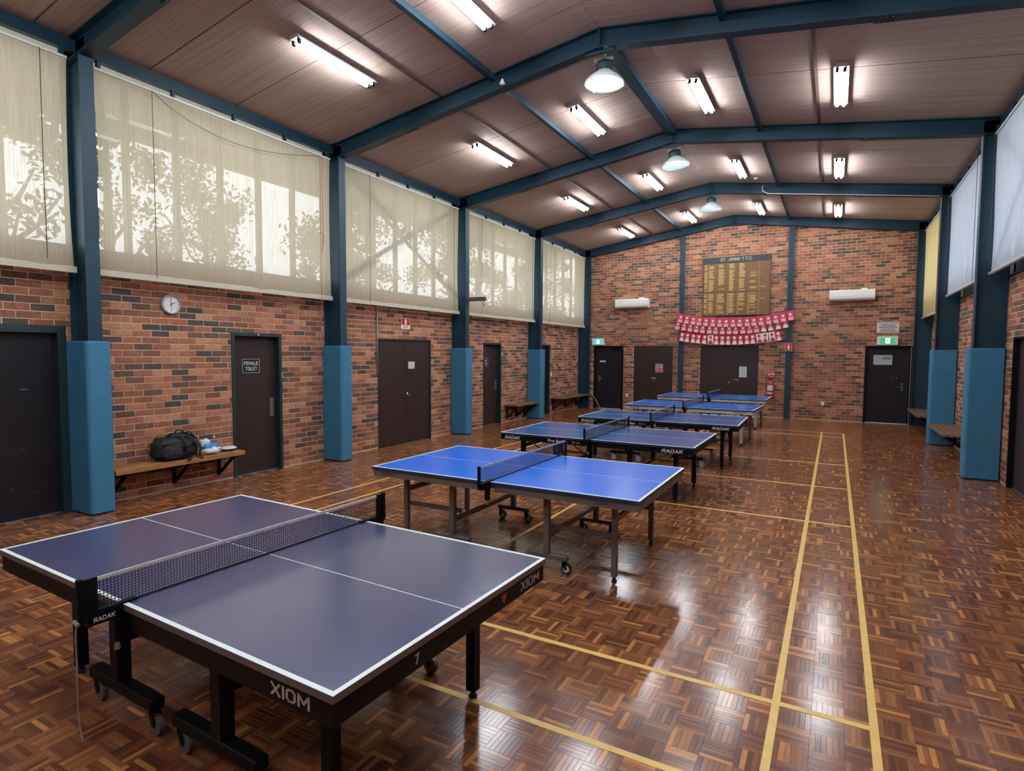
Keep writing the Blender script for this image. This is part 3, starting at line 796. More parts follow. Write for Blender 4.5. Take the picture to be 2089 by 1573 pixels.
# ------------------------------------------------------------------ ceiling lights
m_tube = mat('lit_tube', (255, 255, 255), .5, emit=((.90, .95, 1.0), TUBE_STRENGTH))
m_tray = mat('light_tray', (214, 216, 214), .5, var=.03)
rowlab = {0: 'outer row by the cream blinds', 1: 'row left of the ridge', 2: 'row right of the ridge', 3: 'outer row by the white blinds'}
baylab = {0: 'behind the camera', 1: 'over the camera', 2: 'nearest in view', 3: 'second in view', 4: 'third in view', 5: 'farthest'}
proto = None
for ri, x in enumerate((-5.78, -3.86, -1.95, -.04)):
    for bi, y in enumerate((-2.2, 1.70, 5.62, 9.57, 13.62, 17.56)):
        lab = 'lit twin tube ceiling light, %s, %s' % (rowlab[ri], baylab[bi])
        z = ceil_z(x)
        if proto is None:
            t = thing('tube_light', lab, 'ceiling light', (x, y, z-.03), 0, 'twin tube ceiling lights')
            q = MB(); q.add([(-.06, -.68, .015), (.06, -.68, .015), (.09, -.68, -.035), (-.09, -.68, -.035), (-.06, .68, .015), (.06, .68, .015), (.09, .68, -.035), (-.09, .68, -.035)],
                            [(0, 1, 2, 3), (7, 6, 5, 4), (1, 0, 4, 5), (2, 1, 5, 6), (3, 2, 6, 7), (0, 3, 7, 4)])
            tray = q.build('tray', m_tray, t)
            for sx in (-.045, .045):
                tb = MB().tube([(sx, -.61, -.062), (sx, .61, -.062)], .021, 10).build('tube', m_tube, t, smooth=True)
                for yy in (-.63, .63):
                    MB().box(sx-.018, sx+.018, yy-.018, yy+.018, -.085, -.0355).build('lamp_holder', m_black, tray)
            proto = t
        else:
            t = copy_tree(proto, (x, y, z-.03), None, lab)
        t.rotation_euler = (0, math.atan(SLOPE)*(1 if x > XC else -1), 0)
# high-bay pendant lamps below the ridge
m_shade = mat('white_lamp_shade', (226, 236, 236), .4, var=.03)
m_lamp = mat('high_bay_lamp', (255, 255, 255), .5, emit=((.85, .97, 1.0), 30.0))
m_lamp2 = mat('high_bay_lamp_dim', (255, 255, 255), .5, emit=((.80, .96, 1.0), 12.0))
m_gear = mat('lamp_gear_box', (30, 52, 62), .5, var=.1)
for k, (y, lab, lm, tilt) in enumerate(((7.62, 'brightest and nearest of three', m_lamp, .02), (11.52, 'middle one of three', m_lamp2, -.10), (15.36, 'farthest of three, before the end wall', m_lamp2, .03))):
    t = thing('high_bay_lamp', 'round white high bay lamp, ' + lab, 'pendant lamp', (XC-.03, y, 5.80), 0, 'high bay lamps under the ridge')
    t.rotation_euler = (0, tilt, 0)
    q = MB(); q.lathe([(.10, -.09), (.13, -.12), (.20, -.17), (.262, -.235), (.272, -.262), (.262, -.26), (.252, -.237), (.19, -.18), (.12, -.13), (.0, -.115)], 32)
    sh = q.build('shade', m_shade, t, smooth=True)
    q = MB(); q.lathe([(.0, -.120), (.085, -.122), (.10, -.145), (.06, -.19), (.0, -.2)], 24); q.build('lamp', lm, t, smooth=True)
    q = MB(); q.lathe([(.115, -.09), (.118, -.02), (.105, .025), (.0, .03)], 12); q.build('gear_box', m_gear, t)
    for sx in (-1, 1):
        MB().box(sx*.085-.045, sx*.085+.045, -.07, -.03, .03, .058).build('bracket', m_white, t)
    MB().tube([(0, 0, .03), (0, 0, .11), (.02, -.03, .15), (0, -.05, .20)], .006, 6).build('hook', m_alu, t)
    MB().tube([(0, -.05, .20), (-.06, -.2, .24 - .16*0)], .004, 6).build('chain', m_alu, t)
    for a in (.6, 2.5, 4.4):
        MB().box(.262*math.cos(a)-.01, .262*math.cos(a)+.01, .262*math.sin(a)-.01, .262*math.sin(a)+.01, -.275, -.255).build('clip', m_white, sh)
t = MB(); t.lathe([(.0, -.03), (.045, -.025), (.055, 0)], 20); z = ceil_z(-1.72)
o = t.build('smoke_detector', m_white, None, (-1.72, 14.62, z-.002), smooth=True); tag(o, 'small round white smoke detector on the ceiling', 'smoke detector')
t = MB(); t.lathe([(.0, .05), (.012, .04), (.04, -.03), (.0, -.032)], 12)
o = t.build('ceiling_sensor', m_white, None, (-4.22, FR[3]-.13, 5.72), smooth=True); tag(o, 'tiny white cone sensor fixed to a roof beam', 'sensor')
t = MB(); t.tube([(-1.62, FR[5]-.105, und(-1.62)+.17), (-1.62, FR[5]-.105, und(-1.6)+.05), (-1.5, FR[5]-.105, und(-1.5)-.012), (1.8, FR[5]-.105, und(1.8)-.012)], .009, 8)
o = t.build('conduit', m_white, None, smooth=True); tag(o, 'thin white conduit along the underside of a roof beam', 'conduit')

# ------------------------------------------------------------------ table tennis tables
m_wline = mat('white_table_line', (226, 236, 236), .4, var=.02)
m_tyre = mat('caster_tyre', (24, 24, 26), .6, var=.1); m_hub = mat('caster_hub', (214, 214, 210), .5, var=.05); m_greyw = mat('grey_caster', (150, 152, 150), .5, var=.08); m_dgrey = mat('dark_grey_caster', (84, 84, 84), .5, var=.1)
def topmat(name, rgb, rough=.33, spec=.6, coat=.12): return mat(name, rgb, rough, spec=spec, coat=coat, var=.05, vscale=2.5, bump=.012, bscale=300)
m_top1 = topmat('navy_violet_top', (66, 69, 106), .24, .7, .45)
m_top2 = topmat('bright_blue_top', (16, 112, 236), .24)
m_top3 = topmat('dark_blue_top', (30, 84, 148), .22)
m_top5 = topmat('mid_blue_top', (26, 102, 196), .24)
m_edge1 = mat('brown_grey_edge', (98, 86, 82), .5, var=.06); m_edge2 = mat('dark_edge', (26, 44, 70), .5, var=.06)
m_grey = mat('grey_brown_steel', (96, 88, 84), .45, var=.08); m_silver = mat('silver_paint', (178, 180, 178), .4, var=.05)
m_silverl = mat('silver_legs', (156, 158, 158), .4, var=.05); m_yel = mat('yellow_strut', (206, 156, 44), .5, var=.08)
m_txtw = mat('white_lettering', (226, 228, 226), .6, var=.02); m_txts = mat('silver_lettering', (176, 168, 162), .6, var=.02); m_txtd = mat('dark_lettering', (36, 40, 52), .6, var=.02)
STY = {
 'A': dict(top=m_top1, edge=m_edge1, apron=m_black, ah=.092, leg=m_black, lw=.055, lx=1.06, ly=.50, px=.445, py=.57, foot=(.09, .72), fz=.155, fw=.07, fh=.06, wheel=m_dgrey, hub=m_dgrey, rail=m_black, pw=.07),
 'B': dict(top=m_top2, edge=m_edge2, apron=m_grey, ah=.062, leg=m_grey, lw=.045, lx=1.10, ly=.55, px=.50, py=.60, foot=(.30, .70), fz=.135, fw=.045, fh=.045, wheel=m_tyre, hub=m_hub, rail=m_grey, pw=.05),
 'C': dict(top=m_top3, edge=m_edge2, apron=m_black, ah=.07, leg=m_black, lw=.055, lx=1.10, ly=.55, px=.50, py=.56, foot=(.28, .80), fz=.145, fw=.05, fh=.05, wheel=m_greyw, hub=m_greyw, rail=m_black, pw=.06),
 'D': dict(top=m_top5, edge=m_edge2, apron=m_silver, ah=.065, leg=m_silverl, lw=.06, lx=1.12, ly=.56, px=.45, py=.56, foot=(.26, .70), fz=.14, fw=.05, fh=.05, wheel=m_tyre, hub=m_hub, rail=m_silverl, pw=.05),
}
TMESH = {}
def shared(key, fn, mats):
    if key not in TMESH:
        me = fn().mesh(key[1])
        for m in mats: me.materials.append(m)
        TMESH[key] = me
    return TMESH[key]
def table(sty, loc, rot, label, group):
    S = STY[sty]; t = thing('table_tennis_table', label, 'table', (loc[0], loc[1], 0), math.radians(rot), group)
    H, TH = .76, .028
    def add(nm, key, fn, mats, par=None, lc=None):
        return link(nm, shared((sty, nm, key), fn, mats if isinstance(mats, list) else [mats]), par or t, lc)
    for s in (-1, 1):
        def top():
            b = MB(); x0, x1 = sorted((s*.008, s*1.37))
            b.m = 1; b.box(x0, x1, -.7625, .7625, H-TH, H-.004)
            b.m = 0; b.hexa([(x0, -.7625, H-.004), (x1, -.7625, H-.004), (x1, .7625, H-.004), (x0, .7625, H-.004), (x0, -.761, H), (x1, -.761, H), (x1, .761, H), (x0, .761, H)])
            return b
        tp = add('tabletop', s, top, [S['top'], S['edge']])
        lw = .022; z0, z1 = H-.0005, H+.0006
        x0, x1 = sorted((s*.008, s*1.37))
        for sy in (-1, 1): add('side_line', (s, sy), lambda: MB().box(x0, x1, *sorted((sy*.7615, sy*(.7615-lw))), z0, z1), m_wline, tp)
        add('end_line', s, lambda: MB().box(*sorted((s*1.3695, s*(1.3695-lw))), -.7615+lw, .7615-lw, z0, z1), m_wline, tp)
        add('centre_line', s, lambda: MB().box(x0, x1-lw if s > 0 else x1, -.0025, .0025, z0, z1) if s > 0 else MB().box(x0+lw, x1, -.0025, .0025, z0, z1), m_wline, tp)
        a = S['ah']; zb = H-TH-a
        def apron():
            b = MB(); xe = s*1.36; th = .03
            for sy in (-1, 1): b.box(*sorted((s*.05, xe)), *sorted((sy*.752, sy*(.752-th))), zb, H-TH)
            b.box(*sorted((xe, xe-s*th)), -.752+th, .752-th, zb, H-TH)
            b.box(*sorted((s*.05, s*.08)), -.752+th, .752-th, zb+.01, H-TH)
            return b
        ap = add('apron', s, apron, S['apron'])
        for sy in (-1, 1):
            w = S['lw']
            def leg():
                b = MB(); b.box(-w/2, w/2, -w/2, w/2, .045, zb+.02); return b
            lg = add('leg', 0, leg, S['leg'], None, (s*S['lx'], sy*S['ly'], 0))
            add('foot', 0, lambda: MB().lathe([(.022, 0), (.024, .012), (.014, .02), (.014, .05)], 10), m_blackrub, lg)
            pw = S['pw']
            add('post', 0, lambda: MB().box(-pw/2, pw/2, -pw/2, pw/2, S['fz']+S['fh']/2, zb+.03), S['leg'], None, (s*S['px'], sy*S['py'], 0))
            f0, f1 = S['foot']
            ft = add('foot_bar', s, lambda: MB().cbox(*sorted((s*f0, s*f1)), -S['fw']/2, S['fw']/2, S['fz']-S['fh']/2, S['fz']+S['fh']/2, .006), S['leg'], None, (0, sy*S['py'], 0))
            for fx in (f0+.035, f1-.035):
                zt = S['fz']-S['fh']/2
                def fork():
                    b = MB(); b.lathe([(.02, zt-.001), (.02, zt-.016)], 10)
                    for yy in (-.022, .017): b.add([(-.02, yy, zt-.016), (.02, yy, zt-.016), (.035, yy, .05), (.012, yy, .04), (-.02, yy+.005, zt-.016), (.02, yy+.005, zt-.016), (.035, yy+.005, .05), (.012, yy+.005, .04)],
                        [(0, 3, 2, 1), (4, 5, 6, 7), (0, 1, 5, 4), (1, 2, 6, 5), (2, 3, 7, 6), (3, 0, 4, 7)])
                    return b
                cs = add('caster', 0, fork, m_black if sty != 'C' else m_greyw, None, (s*fx, sy*S['py'], 0))
                def wheel():
                    b = MB(); rw = .048
                    b.lathe([(rw*.62, -.013), (rw*.97, -.014), (rw, -.008), (rw, .008), (rw*.97, .014), (rw*.62, .013)], 18, (.024, 0, rw), 'y')
                    b.m = 1; b.lathe([(.0, -.0145), (rw*.62, -.0135), (rw*.64, .0135), (.0, .0145)], 18, (.024, 0, rw), 'y'); return b
                add('wheel', 0, wheel, [S['wheel'], S['hub']], cs)
        # rails
        lx, ly, px_, py_ = S['lx'], S['ly'], S['px'], S['py']; r = S['rail']
        if sty == 'A':
            add('rail', (s, 1), lambda: MB().bar((s*px_, -py_, .40), (s*px_, py_, .40), .03, .055), r)
            for sy in (-1, 1): add('rail', (s, sy, 2), lambda: MB().bar((s*px_, sy*py_, .60), (s*lx, sy*ly, .60), .03, .04), r)
            add('rail', (s, 3), lambda: MB().bar((s*lx, -ly, .57), (s*lx, ly, .57), .03, .05), r)
            for sy in (-1, 1): add('leg_socket', (s, sy), lambda: MB().box(s*lx-.05, s*lx+.05, sy*ly-.04, sy*ly+.04, zb-.03, zb+.03), r)
        elif sty == 'B':
            add('rail', (s, 1), lambda: MB().bar((s*px_, -py_, .30), (s*px_, py_, .30), .025, .045), r)
            for sy in (-1, 1): add('rail', (s, sy, 2), lambda: MB().bar((s*(px_-.04), sy*(ly-.03), .375), (s*(lx+.04), sy*(ly-.03), .375), .025, .04), r)
            add('rail', (s, 3), lambda: MB().bar((s*lx, -ly, .52), (s*lx, ly, .52), .025, .045), r)
        else:
            add('rail', (s, 1), lambda: MB().bar((s*px_, -py_, .32), (s*px_, py_, .32), .025, .045), r)
            add('rail', (s, 3), lambda: MB().bar((s*lx, -ly, .56), (s*lx, ly, .56), .025, .045), r)
            m2 = m_yel if sty == 'C' else r
            for sy in (-1, 1):
                add('strut', (s, sy, 2), lambda: MB().bar((s*(lx-.03), sy*(ly-.05), .34), (s*(px_+.03), sy*(py_-.06), .34), .02, .04), m2)
                if sty == 'C': add('strut', (s, sy, 4), lambda: MB().bar((s*(px_+.05), sy*(py_-.07), .32), (s*(lx-.12), sy*(ly-.06), .60), .012, .025), m2)
    X, Y, Z, NY = (1, 0, 0), (0, 1, 0), (0, 0, 1), (-1, 0, 0)
    a = S['ah']; zc = H-TH-a/2
    if sty == 'A':
        text('lettering', 'XIOM', .068, (1.14, -.752, zc), X, Z, m_txts, t, bold=.024, width=.21)
        text('lettering', 'XIOM', .07, (1.36, .60, zc), Y, Z, m_txts, t, bold=.024, width=.20)
        text('lettering', 'XIOM', .068, (-1.14, .752, zc), NY, Z, m_txts, t, bold=.024, width=.21)
        MB().prism([(-.03, .022), (.03, .022), (.0, -.028)], (1.3605, .335, zc), Y, Z, X, .001).build('emblem', mat('red_emblem', (170, 40, 46), .5, var=.03), t)
        MB().prism([(-.012, .02), (.014, .022), (.0, -.022), (-.008, -.022), (.003, .012), (-.012, .012)], (1.3605, -.325, zc), Y, Z, X, .001).build('emblem', m_txts, t)
    elif sty == 'B':
        text('lettering', 'DONIC', .032, (-1.17, -.752, zc), X, Z, m_txtd, t, bold=.02, width=.14)
        text('lettering', 'DONIC', .032, (1.06, -.752, zc), X, Z, m_txtd, t, bold=.02, width=.14)
    elif sty == 'C':
        text('lettering', 'RADAK', .062, (-1.17, -.752, zc), X, Z, m_txtw, t, bold=.035, shear=.25, width=.24)
        text('lettering', 'RADAK', .062, (1.10, -.752, zc), X, Z, m_txtw, t, bold=.035, shear=.25, width=.26)
        text('lettering', 'Pro Roller', .05, (-.46, -.752, zc), X, Z, m_txtw, t, bold=.02, width=.30)
        text('lettering', '25 mm', .035, (-.19, -.752, zc), X, Z, m_txts, t, bold=.01, width=.12)
    else:
        text('lettering', 'DONIC', .036, (-1.12, -.752, zc), X, Z, m_txtd, t, bold=.02, width=.22)
        text('lettering', 'DONIC', .036, (1.12, -.752, zc), X, Z, m_txtd, t, bold=.02, width=.22)
    return t
m_net = mat('net_cord', (34, 40, 62), .8, var=.1); m_tape = mat('net_tape', (206, 206, 200), .7, var=.03)
m_tapeg = mat('net_tape_grey', (150, 164, 178), .7, var=.03)
def net(kind, loc, rot, label):
    t = thing('table_tennis_net', label, 'net', (loc[0], loc[1], .76), math.radians(rot), 'nets on the table tennis tables')
    NH, E = .152, .915
    def mesh_():
        b = MB(); sp = .0145; w = .0034; ye = E-.055
        n = int(2*ye/sp)
        for k in range(n+1):
            y = -ye + 2*ye*k/n; b.add([(0, y-w/2, .006), (0, y+w/2, .006), (0, y+w/2, NH-.012), (0, y-w/2, NH-.012)], [(0, 1, 2, 3)])
        for k in range(11):
            z = .008 + (NH-.022)*k/10; b.add([(.0004, -ye, z-w/2), (.0004, ye, z-w/2), (.0004, ye, z+w/2), (.0004, -ye, z+w/2)], [(0, 1, 2, 3)])
        return b
    if kind == 'fine':
        link('mesh', shared(('net', 'mesh_fine'), mesh_, [m_net]), t)
    else:
        def mesh2():
            b = MB(); sp = .012; w = .0042; ye = E-.02; n = int(2*ye/sp)
            for k in range(n+1):
                y = -ye + 2*ye*k/n; b.add([(0, y-w/2, .004), (0, y+w/2, .004), (0, y+w/2, NH-.012), (0, y-w/2, NH-.012)], [(0, 1, 2, 3)])
            for k in range(12):
                z = .006 + (NH-.020)*k/11; b.add([(.0004, -ye, z-w/2), (.0004, ye, z-w/2), (.0004, ye, z+w/2), (.0004, -ye, z+w/2)], [(0, 1, 2, 3)])
            return b
        link('mesh', shared(('net', 'mesh_close'), mesh2, [m_net]), t)
    link('tape', shared(('net', 'tape'+kind), lambda: MB().box(-.0035, .0035, -E+.01, E-.01, NH-.014, NH+.001), [m_tape if kind == 'fine' else m_tapeg]), t)
    link('bottom_cord', shared(('net', 'cord'), lambda: MB().tube([(0, -E+.05, .006), (0, E-.05, .006)], .003, 6), [m_net]), t)
    for sy in (-1, 1):
        def post():
            b = MB()
            b.cbox(-.012, .012, *sorted((sy*(E-.005), sy*(E+.02))), -.035, NH+.012, .003)
            if kind == 'fine': b.box(-.004, .004, *sorted((sy*(E-.06), sy*(E-.006))), .004, NH+.003)
            return b
        p = link('post', shared(('net', 'post%s%d' % (kind, sy)), post, [m_black]), t)
        def clamp():
            b = MB(); b.box(-.016, .016, *sorted((sy*.70, sy*(E+.02))), .0008, .010)
            b.box(-.022, .022, *sorted((sy*.766, sy*(E-.01))), -.05, .0006)
            b.box(-.018, .018, *sorted((sy*.766, sy*.80)), -.16, -.05); return b
        c = link('clamp', shared(('net', 'clamp%d' % sy), clamp, [m_black]), t)
        link('screw', shared(('net', 'screw%d' % sy), lambda: MB().tube([(0, sy*.783, -.16), (0, sy*.783, -.20)], [.008, .014], 8), [m_alu]), c)
    if kind == 'fine':
        text('lettering', 'RADAK', .028, (.0222, -.84, -.026), (0, 1, 0), (0, 0, 1), m_txtw, t, bold=.03, width=.085)
        pts = [(.0, -E-.022, -.02), (.004, -E-.03, -.08), (-.003, -E-.026, -.2), (.005, -E-.03, -.32), (-.002, -E-.028, -.40), (.012, -E-.03, -.46), (.03, -E-.028, -.53)]
        MB().tube(pts, .0035, 5).build('string', mat('grey_string', (132, 124, 116), .9, var=.1), t)
        MB().tube([(-.02, -E-.024, -.018), (.02, -E-.024, -.026)], .008, 6).build('string_knot', mat('grey_string', (132, 124, 116)), t)
    return t
TB = [('A', (-2.764, 2.136), -1.70, 'dark violet-blue table with black apron, largest and nearest the camera', 'fine'),
      ('B', (-2.651, 5.100), 0.0, 'bright blue table on grey-brown legs, second from the camera', 'close'),
      ('C', (-2.823, 7.936), -.12, 'dark blue table with black apron, third from the camera', 'close'),
      ('C', (-2.695, 10.491), 1.55, 'dark blue table with black apron, fourth from the camera', 'close'),
      ('D', (-2.751, 13.367), -1.80, 'blue table with silver apron, fifth from the camera', 'close'),
      ('D', (-2.835, 16.439), -.68, 'blue table with silver apron, farthest, before the end wall', 'close')]
for k, (s, loc, rot, lab, kind) in enumerate(TB):
    table(s, loc, rot, lab, 'table tennis tables in a row')
    net(kind, loc, rot, ['black net with white tape on the nearest dark table', 'net with grey tape on the bright blue table', 'net on the third table from the camera', 'net on the fourth table from the camera', 'net on the fifth table from the camera', 'net on the farthest table before the end wall'][k])

# ------------------------------------------------------------------ wall benches
def bench(side, y0, y1, z, depth, label, nslat, gap, m, brackets, th=.045, mb=None):
    X = XL if side < 0 else XR; s = -side      # s points into the room
    t = thing('wall_bench', label, 'bench', (X, (y0+y1)/2, 0), 0, 'timber wall benches')
    W = (y1-y0)/2; w = (depth-gap*(nslat-1))/nslat
    for k in range(nslat):
        a = .012 + k*(w+gap)
        MB().cbox(*sorted((s*a, s*(a+w))), -W, W, z-th, z, .003).build('slat', m, t)
    for yb in brackets:
        y = yb-(y0+y1)/2
        b = MB()
        b.box(*sorted((s*.012, s*.042)), y-.02, y+.02, .10, z-th); b.box(*sorted((s*.042, s*(depth-.02))), y-.02, y+.02, z-th-.035, z-th-.0005)
        b.bar((s*.035, y, .13), (s*(depth-.05), y, z-th-.02), .03, .035)
        b.build('bracket', m_black, t)
    return t
bench(-1, 3.66, 5.39, .47, .40, 'long timber wall bench carrying the backpack, beside the toilet door', 3, .006, m_bench, (3.80, 4.58, 5.24), .06)
bench(-1, 13.60, 14.95, .50, .42, 'timber wall bench beside the second toilet door and far blue pad', 3, .008, m_bench2, (13.75, 14.3, 14.8))
bench(-1, 16.56, 18.78, .50, .42, 'timber wall bench in the far left corner', 3, .008, m_bench2, (16.75, 17.7, 18.6))
bench(1, 12.85, 14.93, .47, .48, 'slatted timber bench between the two blue pads on the right', 5, .03, m_bench2, (13.0, 13.9, 14.75))
bench(1, 16.55, 18.85, .47, .48, 'slatted timber bench in the far right corner', 5, .03, m_bench2, (16.7, 17.7, 18.7))

# ------------------------------------------------------------------ things on the long bench
BT = .47
m_bag = mat('black_nylon', (17, 18, 22), .7, var=.25, vscale=18, bump=.35, bscale=30)
m_bag2 = mat('dark_grey_nylon', (32, 33, 38), .65, var=.2, vscale=18, bump=.3, bscale=40)
def blob(b, c, r, n=18, m=12, e=.6, seed=0, amp=.06, flat=None):
    """rounded box (superellipsoid) with crumples"""
    rnd = random.Random(seed); ph = [rnd.uniform(0, 6.28) for _ in range(9)]; P = []; F = []
    sp = lambda v, p: math.copysign(abs(v)**p, v)
    for j in range(m+1):
        f = -PI/2 + PI*j/m
        for i in range(n):
            a = 2*PI*i/n
            x, y, z = sp(math.cos(f), e)*sp(math.cos(a), e), sp(math.cos(f), e)*sp(math.sin(a), e), sp(math.sin(f), e)
            k = 1 + amp*(math.sin(5*x+ph[0]+3*z) + math.sin(7*y+ph[1]-4*x) + math.sin(9*z+ph[2]+5*y) + .7*math.sin(17*x+11*y+ph[3]) + .6*math.sin(15*z-13*y+ph[4]))*.4
            q = [c[0]+r[0]*x*k, c[1]+r[1]*y*k, c[2]+r[2]*z*k]
            if flat is not None and q[2] < flat: q[2] = flat
            P.append(tuple(q))
    for j in range(m):
        for i in range(n):
            k = (i+1) % n; F.append((j*n+i, j*n+k, j*n+n+k, j*n+n+i))
    return b.add(P, F)
t = thing('backpack', 'black backpack lying on its side on the long bench', 'backpack', (-7.64, 4.475, BT))
b = MB(); blob(b, (0, -.01, .15), (.15, .27, .15), 36, 22, .62, 3, .10, .001); b.build('body', m_bag, t, smooth=True)
b = MB(); blob(b, (.125, -.09, .12), (.055, .14, .09), 24, 14, .6, 4, .10, .002); pk = b.build('front_pocket', m_bag2, t, smooth=True)
b = MB(); blob(b, (.12, .14, .14), (.055, .10, .10), 24, 14, .65, 5, .14, .002); b.build('side_pocket', m_bag, t, smooth=True)
b = MB(); blob(b, (-.02, .07, .285), (.09, .13, .055), 24, 12, .7, 6, .22); b.build('lid_flap', m_bag, t, smooth=True)
b = MB(); b.tube([(.172, -.21, .17), (.185, -.10, .215), (.188, .02, .20), (.186, .08, .12)], .006, 6); b.build('zip', m_bag2, pk)
b = MB(); b.tube([(.15, -.23, .09), (.185, -.10, .10), (.182, .03, .08)], .005, 6); b.build('zip', m_bag2, pk)
STR = [[(.10, .10, .30), (.17, .16, .26), (.195, .20, .15), (.185, .19, .03), (.20, .23, .004), (.215, .27, .004)], [(.02, .20, .31), (.08, .265, .25), (.12, .29, .13), (.14, .27, .01)],
       [(.06, -.02, .315), (.13, .03, .29), (.185, .05, .22), (.195, .06, .11), (.18, .03, .01)], [(-.02, .0, .32), (.0, .05, .385), (.02, .10, .375), (.03, .15, .32)],
       [(.02, .12, .33), (.05, .17, .355), (.06, .22, .31), (.08, .25, .25)], [(.12, -.24, .22), (.175, -.16, .24), (.18, -.10, .25)], [(.16, .10, .05), (.20, .12, .02), (.215, .10, .004), (.22, .05, .004)]]
for k, pts in enumerate(STR):
    q = MB(); q.tube(pts, [.011]*len(pts), 6); q.build('strap', m_bag2 if k % 2 else m_bag, t, smooth=True)
for y, z in ((.155, .20), (.055, .16)):
    MB().cbox(.188, .204, y-.02, y+.02, z-.014, z+.014, .003).build('buckle', m_black, t)
t = thing('plastic_bag', 'crumpled white and blue plastic bag beside the backpack', 'plastic bag', (-7.60, 4.95, BT))
m_pb = mat('white_plastic_film', (226, 232, 236), .35, var=.04, bump=.5, bscale=40); m_pbb = mat('blue_print', (52, 128, 206), .4, var=.08)
b = MB(); blob(b, (.0, 0, .05), (.11, .13, .055), 30, 16, .8, 11, .22, .001); b.build('film', m_pb, t, smooth=True)
b = MB(); blob(b, (-.01, .0, .10), (.085, .11, .05), 30, 16, .8, 12, .20); b.build('printed_film', m_pbb, t, smooth=True)
b = MB(); blob(b, (-.02, -.05, .15), (.06, .065, .06), 26, 14, .9, 13, .30); b.build('bag_top', m_pb, t, smooth=True)
m_clear = bpy.data.materials.new('clear_plastic'); m_clear.use_nodes = True
_nt = m_clear.node_tree; _nt.nodes.remove(_nt.nodes['Principled BSDF'])
_tr = _nt.nodes.new('ShaderNodeBsdfTransparent'); _tr.inputs[0].default_value = (.82, .88, .92, 1); _gl = _nt.nodes.new('ShaderNodeBsdfGlossy'); _gl.inputs['Roughness'].default_value = .1
_mx = _nt.nodes.new('ShaderNodeMixShader'); _lw = _nt.nodes.new('ShaderNodeLayerWeight'); _lw.inputs[0].default_value = .35
_nt.links.new(_lw.outputs['Facing'], _mx.inputs[0]); _nt.links.new(_tr.outputs[0], _mx.inputs[1]); _nt.links.new(_gl.outputs[0], _mx.inputs[2]); _nt.links.new(_mx.outputs[0], _nt.nodes['Material Output'].inputs[0])
t = thing('water_bottle', 'clear plastic water bottle behind the plastic bag', 'bottle', (-7.71, 5.09, BT))
b = MB(); b.lathe([(.0, .001), (.03, .001), (.034, .01), (.033, .05), (.034, .06), (.033, .10), (.034, .11), (.033, .15), (.025, .18), (.013, .20), (.013, .212)], 20); b.build('bottle_body', m_clear, t, smooth=True)
b = MB(); b.lathe([(.0155, .207), (.0155, .226), (.0, .227)], 14); b.build('cap', m_white, t)
b = MB(); b.lathe([(.0345, .07), (.0345, .12)], 20, (0, 0, 0), 'z', False); b.build('bottle_label', mat('pale_bottle_label', (176, 190, 206), .5, var=.1), t, smooth=True)
t = thing('food_container', 'dark round food container with a pale lid on the bench end', 'container', (-7.62, 5.255, BT))
def octo(b_, prof):
    P = []; F = []; n = 10
    for r, z in prof:
        for k in range(n):
            a = 2*PI*k/n; P.append((r*.75*math.cos(a), r*.92*math.sin(a), z))
    for i in range(len(prof)-1):
        for k in range(n): F.append((i*n+k, i*n+(k+1) % n, i*n+n+(k+1) % n, i*n+n+k))
    F.append(tuple(range(n-1, -1, -1))); F.append(tuple((len(prof)-1)*n+k for k in range(n)))
    return b_.add(P, F)
b = MB(); octo(b, [(.095, .001), (.12, .03), (.125, .034)]); b.build('tub', mat('dark_tub', (40, 42, 44), .4, var=.05), t)
b = MB(); octo(b, [(.128, .0345), (.130, .042), (.122, .046), (.105, .047), (.10, .060), (.095, .062)]); b.build('lid', mat('pale_lid', (216, 222, 218), .35, var=.04), t)

# ------------------------------------------------------------------ wall clock
t = thing('wall_clock', 'round white wall clock with a grey rim on the left brick wall', 'clock', (XL+.008, 4.60, 2.532))
m_rim = mat('grey_rim', (150, 148, 154), .4, var=.05)
b = MB(); b.lathe([(.132, 0), (.134, .02), (.126, .036), (.112, .030), (.112, .012), (.0, .011)], 40, (0, 0, 0), 'x'); b.build('rim', m_rim, t, smooth=True)
b = MB(); b.lathe([(.1118, .0125), (.1115, .0145), (.0, .0147)], 40, (0, 0, 0), 'x'); fc = b.build('face', m_white, t)
for h in range(12):
    a = h*PI/6; y, z = math.sin(a)*.09, math.cos(a)*.09
    text('numeral', str(h or 12), .024, (.0148, y, z), (0, 1, 0), (0, 0, 1), m_txtd, fc, bold=.01)
def hand(nm, a, l, w, x, m):
    d = (0, math.sin(a), math.cos(a)); MB().bar((x, -d[1]*.02, -d[2]*.02), (x, d[1]*l, d[2]*l), w, .0012, (1, 0, 0)).build(nm, m, t)
hand('minute_hand', -.05, .088, .006, .018, m_black); hand('hour_hand', 1.05, .058, .007, .0195, m_black); hand('second_hand', 3.12, .092, .004, .021, m_black)

